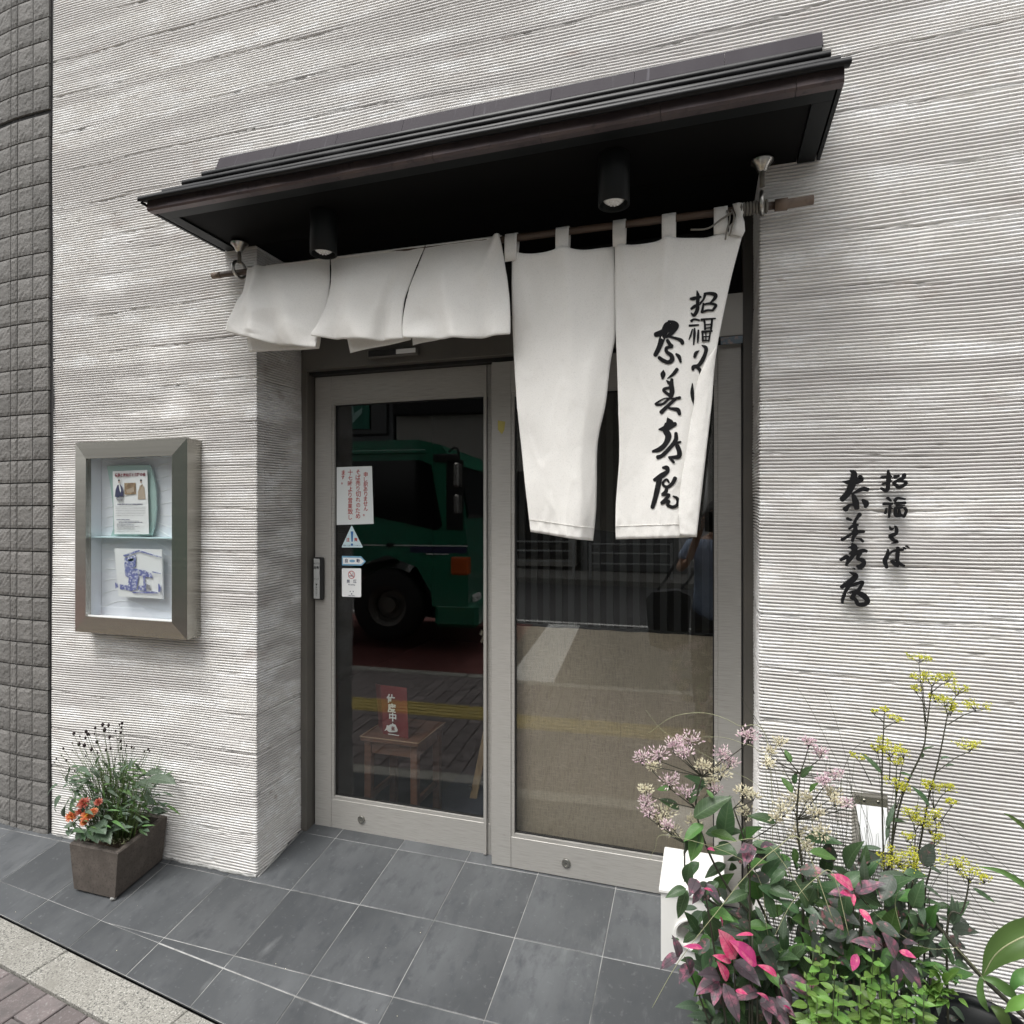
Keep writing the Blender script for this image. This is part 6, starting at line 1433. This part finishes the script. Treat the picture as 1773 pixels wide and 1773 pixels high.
b = MB(); b.box(.20, .27, W2-.5, W2-.16, .40, .58, b=.03); b.box(.20, .27, -W2+.16, -W2+.5, .40, .58, b=.03); L(b, 'headlamp', M['bulb'], tk)
b = MB(); b.box(-.20, .34, -W2-.01, W2+.01, .20, .50, b=.05); L(b, 'bumper', M['truck_green'], tk)
b = MB(); b.box(-.80, -.70, W2+.004, W2+.03, 1.16, 1.20, b=.006); L(b, 'door_handle', M['rubber'], tk)
b = MB(); b.tube(catmull([(-.02,W2-.02,2.30),(.12,W2+.20,2.32),(.18,W2+.26,2.2),(.18,W2+.26,1.5),(.12,W2+.05,1.44)], 6), .014, 7); L(b, 'mirror_arm', M['rubber'], tk)
b = MB(); b.box(.14, .20, W2+.18, W2+.36, 1.86, 2.14, b=.02); b.box(.14, .20, W2+.18, W2+.36, 1.56, 1.78, b=.02); mr_ = L(b, 'mirror', M['chrome'], tk)
b = MB(); b.box(-.2, .1, W2-.06, W2+.05, 2.17, 2.27, b=.02); b.box(-.05, .16, W2-.03, W2+.008, 1.36, 2.2, b=.01); L(b, 'side_visor', M['rubber'], tk)
for wx, wy in ((-.80, W2-.26), (-4.6, W2-.26), (-.80, -W2), (-4.6, -W2)):
    w = empty('wheel'); w.parent = tk; w.location = (wx, wy, .44)
    b = MB(); n = 32
    pr_ = [(.25,0),(.40,.0),(.44,.03),(.45,.10),(.45,.16),(.44,.23),(.40,.26),(.25,.26)]
    vs = [(r_*math.cos(2*math.pi*k/n), y, r_*math.sin(2*math.pi*k/n)) for r_, y in pr_ for k in range(n)]
    b.add(vs, [(i*n+k, i*n+(k+1)%n, (i+1)*n+(k+1)%n, (i+1)*n+k) for i in range(len(pr_)-1) for k in range(n)]); b.build('tyre', M['rubber'], w, True)
    b = MB(); pr_ = [(.25,.0),(.25,.24),(.20,.20),(.17,.12),(.10,.12),(.09,.20),(.001,.20)]
    vs = [(r_*math.cos(2*math.pi*k/n), y, r_*math.sin(2*math.pi*k/n)) for r_, y in pr_ for k in range(n)]
    b.add(vs, [(i*n+k, i*n+(k+1)%n, (i+1)*n+(k+1)%n, (i+1)*n+k) for i in range(len(pr_)-1) for k in range(n)]); b.build('rim', M['alu_dark'], w)  # rim given a dark colour in place of the shade under the lorry
b = MB(); b.box(-7.2, -1.66, -.45, .45, .50, .78); b.box(-3.9, -2.2, -W2+.1, W2-.1, .45, .85, b=.03); L(b, 'chassis', M['rubber'], tk)
b = MB(); b.box(-5.4, -1.90, -W2-.05, W2+.05, .86, 1.34, b=.03); L(b, 'load_bed', M['truck_green'], tk)
# --- opposite buildings
def building(u, v, w, d, h, m_, lab, floors, wins, band=None):
    o = empty('opposite_building', (0,0,0), lab, 'building', 'buildings across the street'); splace(o, u, v, .03)
    b = MB(); b.box(0, w, -d, 0, 0, h); L(b, 'wall', M[m_], o)
    for f_ in range(floors):
        z = 3.6+f_*3.2
        if z+2 > h: break
        for k in range(wins):
            x = w*(k+.5)/wins-.7; b = MB(); b.box(x, x+1.4, -.02, .03, z, z+1.4); wd = L(b, 'window', M['rubber'], o)
            b = MB(); b.box(x+.06, x+1.34, .031, .036, z+.06, z+1.34); L(b, 'pane', M['dark_glass'], wd)
    return o
b1 = building(-4.5, 13.7, 5.2, 8, 9, 'building_grey', 'grey tiled building across the street with a dark shopfront band', 0, 3)
b = MB()
for k in range(14):
    for q in range(36): b.box(.02+q*.144, .15+q*.144, .0, .012, 2.70+k*.11, 2.79+k*.11)
L(b, 'tile_courses', M['building_grey'], b1)
b = MB(); b.box(.2, 5.0, .0, .05, .2, 2.6); b.box(.0, 5.2, .0, .3, 4.25, 6.4); L(b, 'dark_band', M['rubber'], b1)
b2 = building(-9.6, 13.7, 5.0, 8, 9, 'building_dark', 'dark grey building across the street with a green sign', 2, 3)
b = MB(); b.box(3.3, 4.3, .0, .12, 3.8, 4.95); sgb = L(b, 'sign_board', M['sign_green'], b2)
b = MB(); b.prism([(3.6,.125,4.85),(3.75,.125,4.85),(3.85,.125,4.25),(4.1,.125,4.4),(4.1,.125,4.25),(3.78,.125,3.95),(3.7,.125,4.0)], (0,.01,0)); L(b, 'sign_stroke', M['sign_teal'], b2)
b3 = building(.9, 13.7, 2.5, 8, 8, 'building_dark', 'low dark building across the street behind the guard rail', 2, 4)
b4 = building(5.1, 14.2, 7.0, 8, 7, 'building_grey', 'pale building across the street right of the dark one', 2, 4)
b5 = building(-19, 13.7, 9.2, 8, 8, 'building_grey', 'farthest grey building down the street on the left', 2, 5)
b6 = building(12.3, 14, 9.2, 8, 8, 'building_dark', 'farthest dark building up the street on the right', 2, 5)
# guard rails along the far pavement
RL = ['leftmost white tubular guard rail on the far pavement', 'second white guard rail from the left on the far pavement', 'third white guard rail from the left on the far pavement', 'rightmost white tubular guard rail on the far pavement']
for i in range(4):
    o = empty('guard_rail', (0,0,0), None, 'railing', 'guard rails on the far pavement'); o['label'] = RL[i]; splace(o, -3.4+i*2.3, 11.8, .03)
    b = MB()
    for x in (0, 1.9): b.tube([(x,0,0),(x,0,.85)], .035, 8)
    for z in (.35,.6,.82): b.tube([(0,0,z),(1.9,0,z)], .02, 6)
    L(b, 'rail_frame', M['steel_rail'], o)

# --- the photographer, standing behind the camera and mirrored in the right door glass
def skin_body(name, verts, edges, radii, m_, parent, root=0, sub=2):
    me = bpy.data.meshes.new(name); me.from_pydata(verts, edges, []); o = link(name, me, parent); me.materials.append(m_)
    md = o.modifiers.new('skin', 'SKIN'); sv = me.skin_vertices[0].data
    for i, r_ in enumerate(radii): sv[i].radius = (r_, r_*.8 if isinstance(r_, float) else r_)
    sv[root].use_root = True; md.use_smooth_shade = True
    s_ = o.modifiers.new('sub', 'SUBSURF'); s_.levels = sub; s_.render_levels = sub
    return o
px_, py_ = 1.88, -2.44
gz = S(2.5, 1.95)[2]
pe = empty('person', (px_, py_, gz), 'person in a pale blue shirt holding up a phone, mirrored in the right door', 'person')
H = 1.66
def T(x, y, z): return (x, y, z)
hx, hy, hz = CAM[0]-px_, CAM[1]-py_, CAM[2]-gz       # the phone, in the person's own coordinates
V = [(0,0,.86),(0,0,1.02),(0,.01,1.20),(0,.0,1.34),(0,.0,1.42),(0,.02,1.47),
     (-.17,0,1.36),(-.27,.06,1.17),(-.20,.25,1.24),
     (.17,0,1.36),(.26,.08,1.16),(.02,.27,1.25),
     (-.10,0,.80),(-.11,.02,.46),(-.11,-.02,.09),(-.11,.13,.04),
     (.10,0,.80),(.12,.01,.46),(.13,-.03,.09),(.14,.12,.04)]
E_ = [(0,1),(1,2),(2,3),(3,4),(4,5),(3,6),(6,7),(7,8),(3,9),(9,10),(10,11),(0,12),(12,13),(13,14),(14,15),(0,16),(16,17),(17,18),(18,19)]
Rr = [.15,.14,.155,.14,.06,.055,.06,.045,.032,.06,.045,.032,.10,.065,.045,.04,.10,.065,.045,.04]
skin_body('body', V, E_, Rr, M['skin'], pe)
# head
b = MB(); n, mm = 20, 14
for j in range(mm+1):
    a = math.pi*j/mm
    for k in range(n):
        t = 2*math.pi*k/n; w = .074*math.sin(a)*(1-.18*max(0, -math.cos(a))*0 - .22*max(0, math.cos(a-0)*-1)); y = .092*math.sin(a)*math.sin(t)
        b.v.append((w*math.cos(t), y+.02+(.012 if (j == 8 and k in (4,5,6)) else 0), 1.575-.0+.115*math.cos(a)))
b.f += [(j*n+k, j*n+(k+1)%n, (j+1)*n+(k+1)%n, (j+1)*n+k) for j in range(mm) for k in range(n)]; b.m += [0]*(mm*n)
b.prism([(-.012,.108,1.575),(.012,.108,1.575),(.016,.108,1.545),(-.016,.108,1.545)], (0,.018,-.004)); 
for s_ in (-1,1): b.prism([(s_*.073,.02,1.60),(s_*.073,.045,1.60),(s_*.073,.04,1.55),(s_*.073,.025,1.55)], (s_*.012,0,0))
hd = L(b, 'head', M['skin'], pe, True)
b = MB()
for s_ in (-.03,.03): b.lathe([(.001,-.006),(.009,0),(.001,.006)], 10, (s_,.107,1.59))
b.tube([(-.022,.107,1.523),(0,.113,1.521),(.022,.107,1.523)], .003, 5); L(b, 'eyes_and_mouth', M['ink'], pe)
b = MB(); rows = []
for j in range(8):
    a = math.pi*.62*j/7; rows.append([Vector((.082*math.sin(a)*math.cos(t), .01+.098*math.sin(a)*math.sin(t)*(1 if math.sin(t) < .3 or j < 4 else .93), 1.583+.125*math.cos(a)+(0.05*max(0, math.sin(t)) if j > 4 else 0))) for t in np.linspace(0, 2*math.pi, 21)])
b.grid(rows); L(b, 'hair', M['hair'], pe, True)
skin_body('shirt', [(0,0,.74),(0,0,.90),(0,0,1.06),(0,.01,1.22),(0,0,1.35),(0,0,1.40),(-.18,0,1.35),(-.25,.04,1.22),(.18,0,1.35),(.24,.05,1.21)], [(0,1),(1,2),(2,3),(3,4),(4,5),(4,6),(6,7),(4,8),(8,9)], [.215,.19,.175,.18,.14,.075,.085,.075,.085,.075], M['shirt'], pe)
skin_body('trousers', [(0,0,.90),(-.10,0,.78),(-.115,.01,.46),(-.11,-.02,.12),(.10,0,.78),(.125,.01,.46),(.13,-.03,.12)], [(0,1),(1,2),(2,3),(0,4),(4,5),(5,6)], [.16,.125,.095,.085,.125,.095,.085], M['trousers'], pe)
for s_, x_ in ((-1,-.11),(1,.135)):
    b = MB(); b.box(x_-.05, x_+.05, -.09, .19, -.0, .075, b=.02); L(b, 'shoe', M['rubber'], pe, False)
# hands with five separate fingers closed on the phone
ph = (hx, hy-.018, hz-.055)
def hand(wx, wy, wz, side):
    """wrist position; side = -1 holds the left edge of the phone, +1 supports the right"""
    cx_, cz_ = ph[0]+side*.055, ph[2]-.02; V = [(wx, wy, wz), (wx*.4+cx_*.6, wy*.4+(ph[1]-.03)*.6, wz*.4+cz_*.6), (cx_, ph[1]-.03, cz_)]; E_ = [(0,1),(1,2)]; Rr = [.028,.033,.030]
    for k, (dz, l) in enumerate(((.036,.9),(.014,1.0),(-.008,.95),(-.028,.75))):
        i0 = len(V); z = cz_+dz
        V += [(cx_+side*.004, ph[1]-.028, z), (cx_-side*.012, ph[1]-.026-.010*l, z+.004), (cx_-side*.034*l, ph[1]-.022, z+.006), (cx_-side*.050*l, ph[1]-.014, z+.006)]
        E_ += [(2, i0), (i0, i0+1), (i0+1, i0+2), (i0+2, i0+3)]; Rr += [.010, .0095, .0085, .0075]
    i0 = len(V); V += [(cx_+side*.012, ph[1]-.016, cz_-.030), (cx_+side*.008, ph[1]-.002, cz_-.012), (cx_-side*.006, ph[1]-.001, cz_+.006)]; E_ += [(2, i0), (i0, i0+1), (i0+1, i0+2)]; Rr += [.0115, .0095, .0085]
    return skin_body('hand', V, E_, Rr, M['skin'], pe, root=0, sub=2)
hand(-.20, .25, 1.24, -1); hand(.02, .27, 1.25, 1)
pn = empty('phone', (CAM[0], CAM[1]-.02, CAM[2]-.06), 'dark phone held up by the photographer', 'phone')
b = MB(); b.box(-.037, .037, -.009, -.001, -.075, .075, b=.003); L(b, 'phone_body', M['dark_glass'], pn)
bg_ = empty('shoulder_bag', (px_-.38, py_-.02, gz+.56), 'black shoulder bag hanging at the photographer\'s side', 'bag')
b = MB(); b.prism([(-.12,-.09,0),(.02,-.11,-.05),(.17,-.09,0),(.19,-.07,.40),(.10,-.06,.44),(-.10,-.06,.42),(-.15,-.07,.36)], (0,.16,0)); L(b, 'bag_body', M['bag'], bg_)
b = MB(); b.tube(catmull([(-.08,0,.40),(.02,.01,.55),(.16,.02,.80),(.28,.03,1.02),(.36,.0,1.04),(.36,-.08,.9),(.20,-.08,.55),(.10,-.06,.42)], 6), .011, 6); L(b, 'bag_strap', M['bag'], bg_)
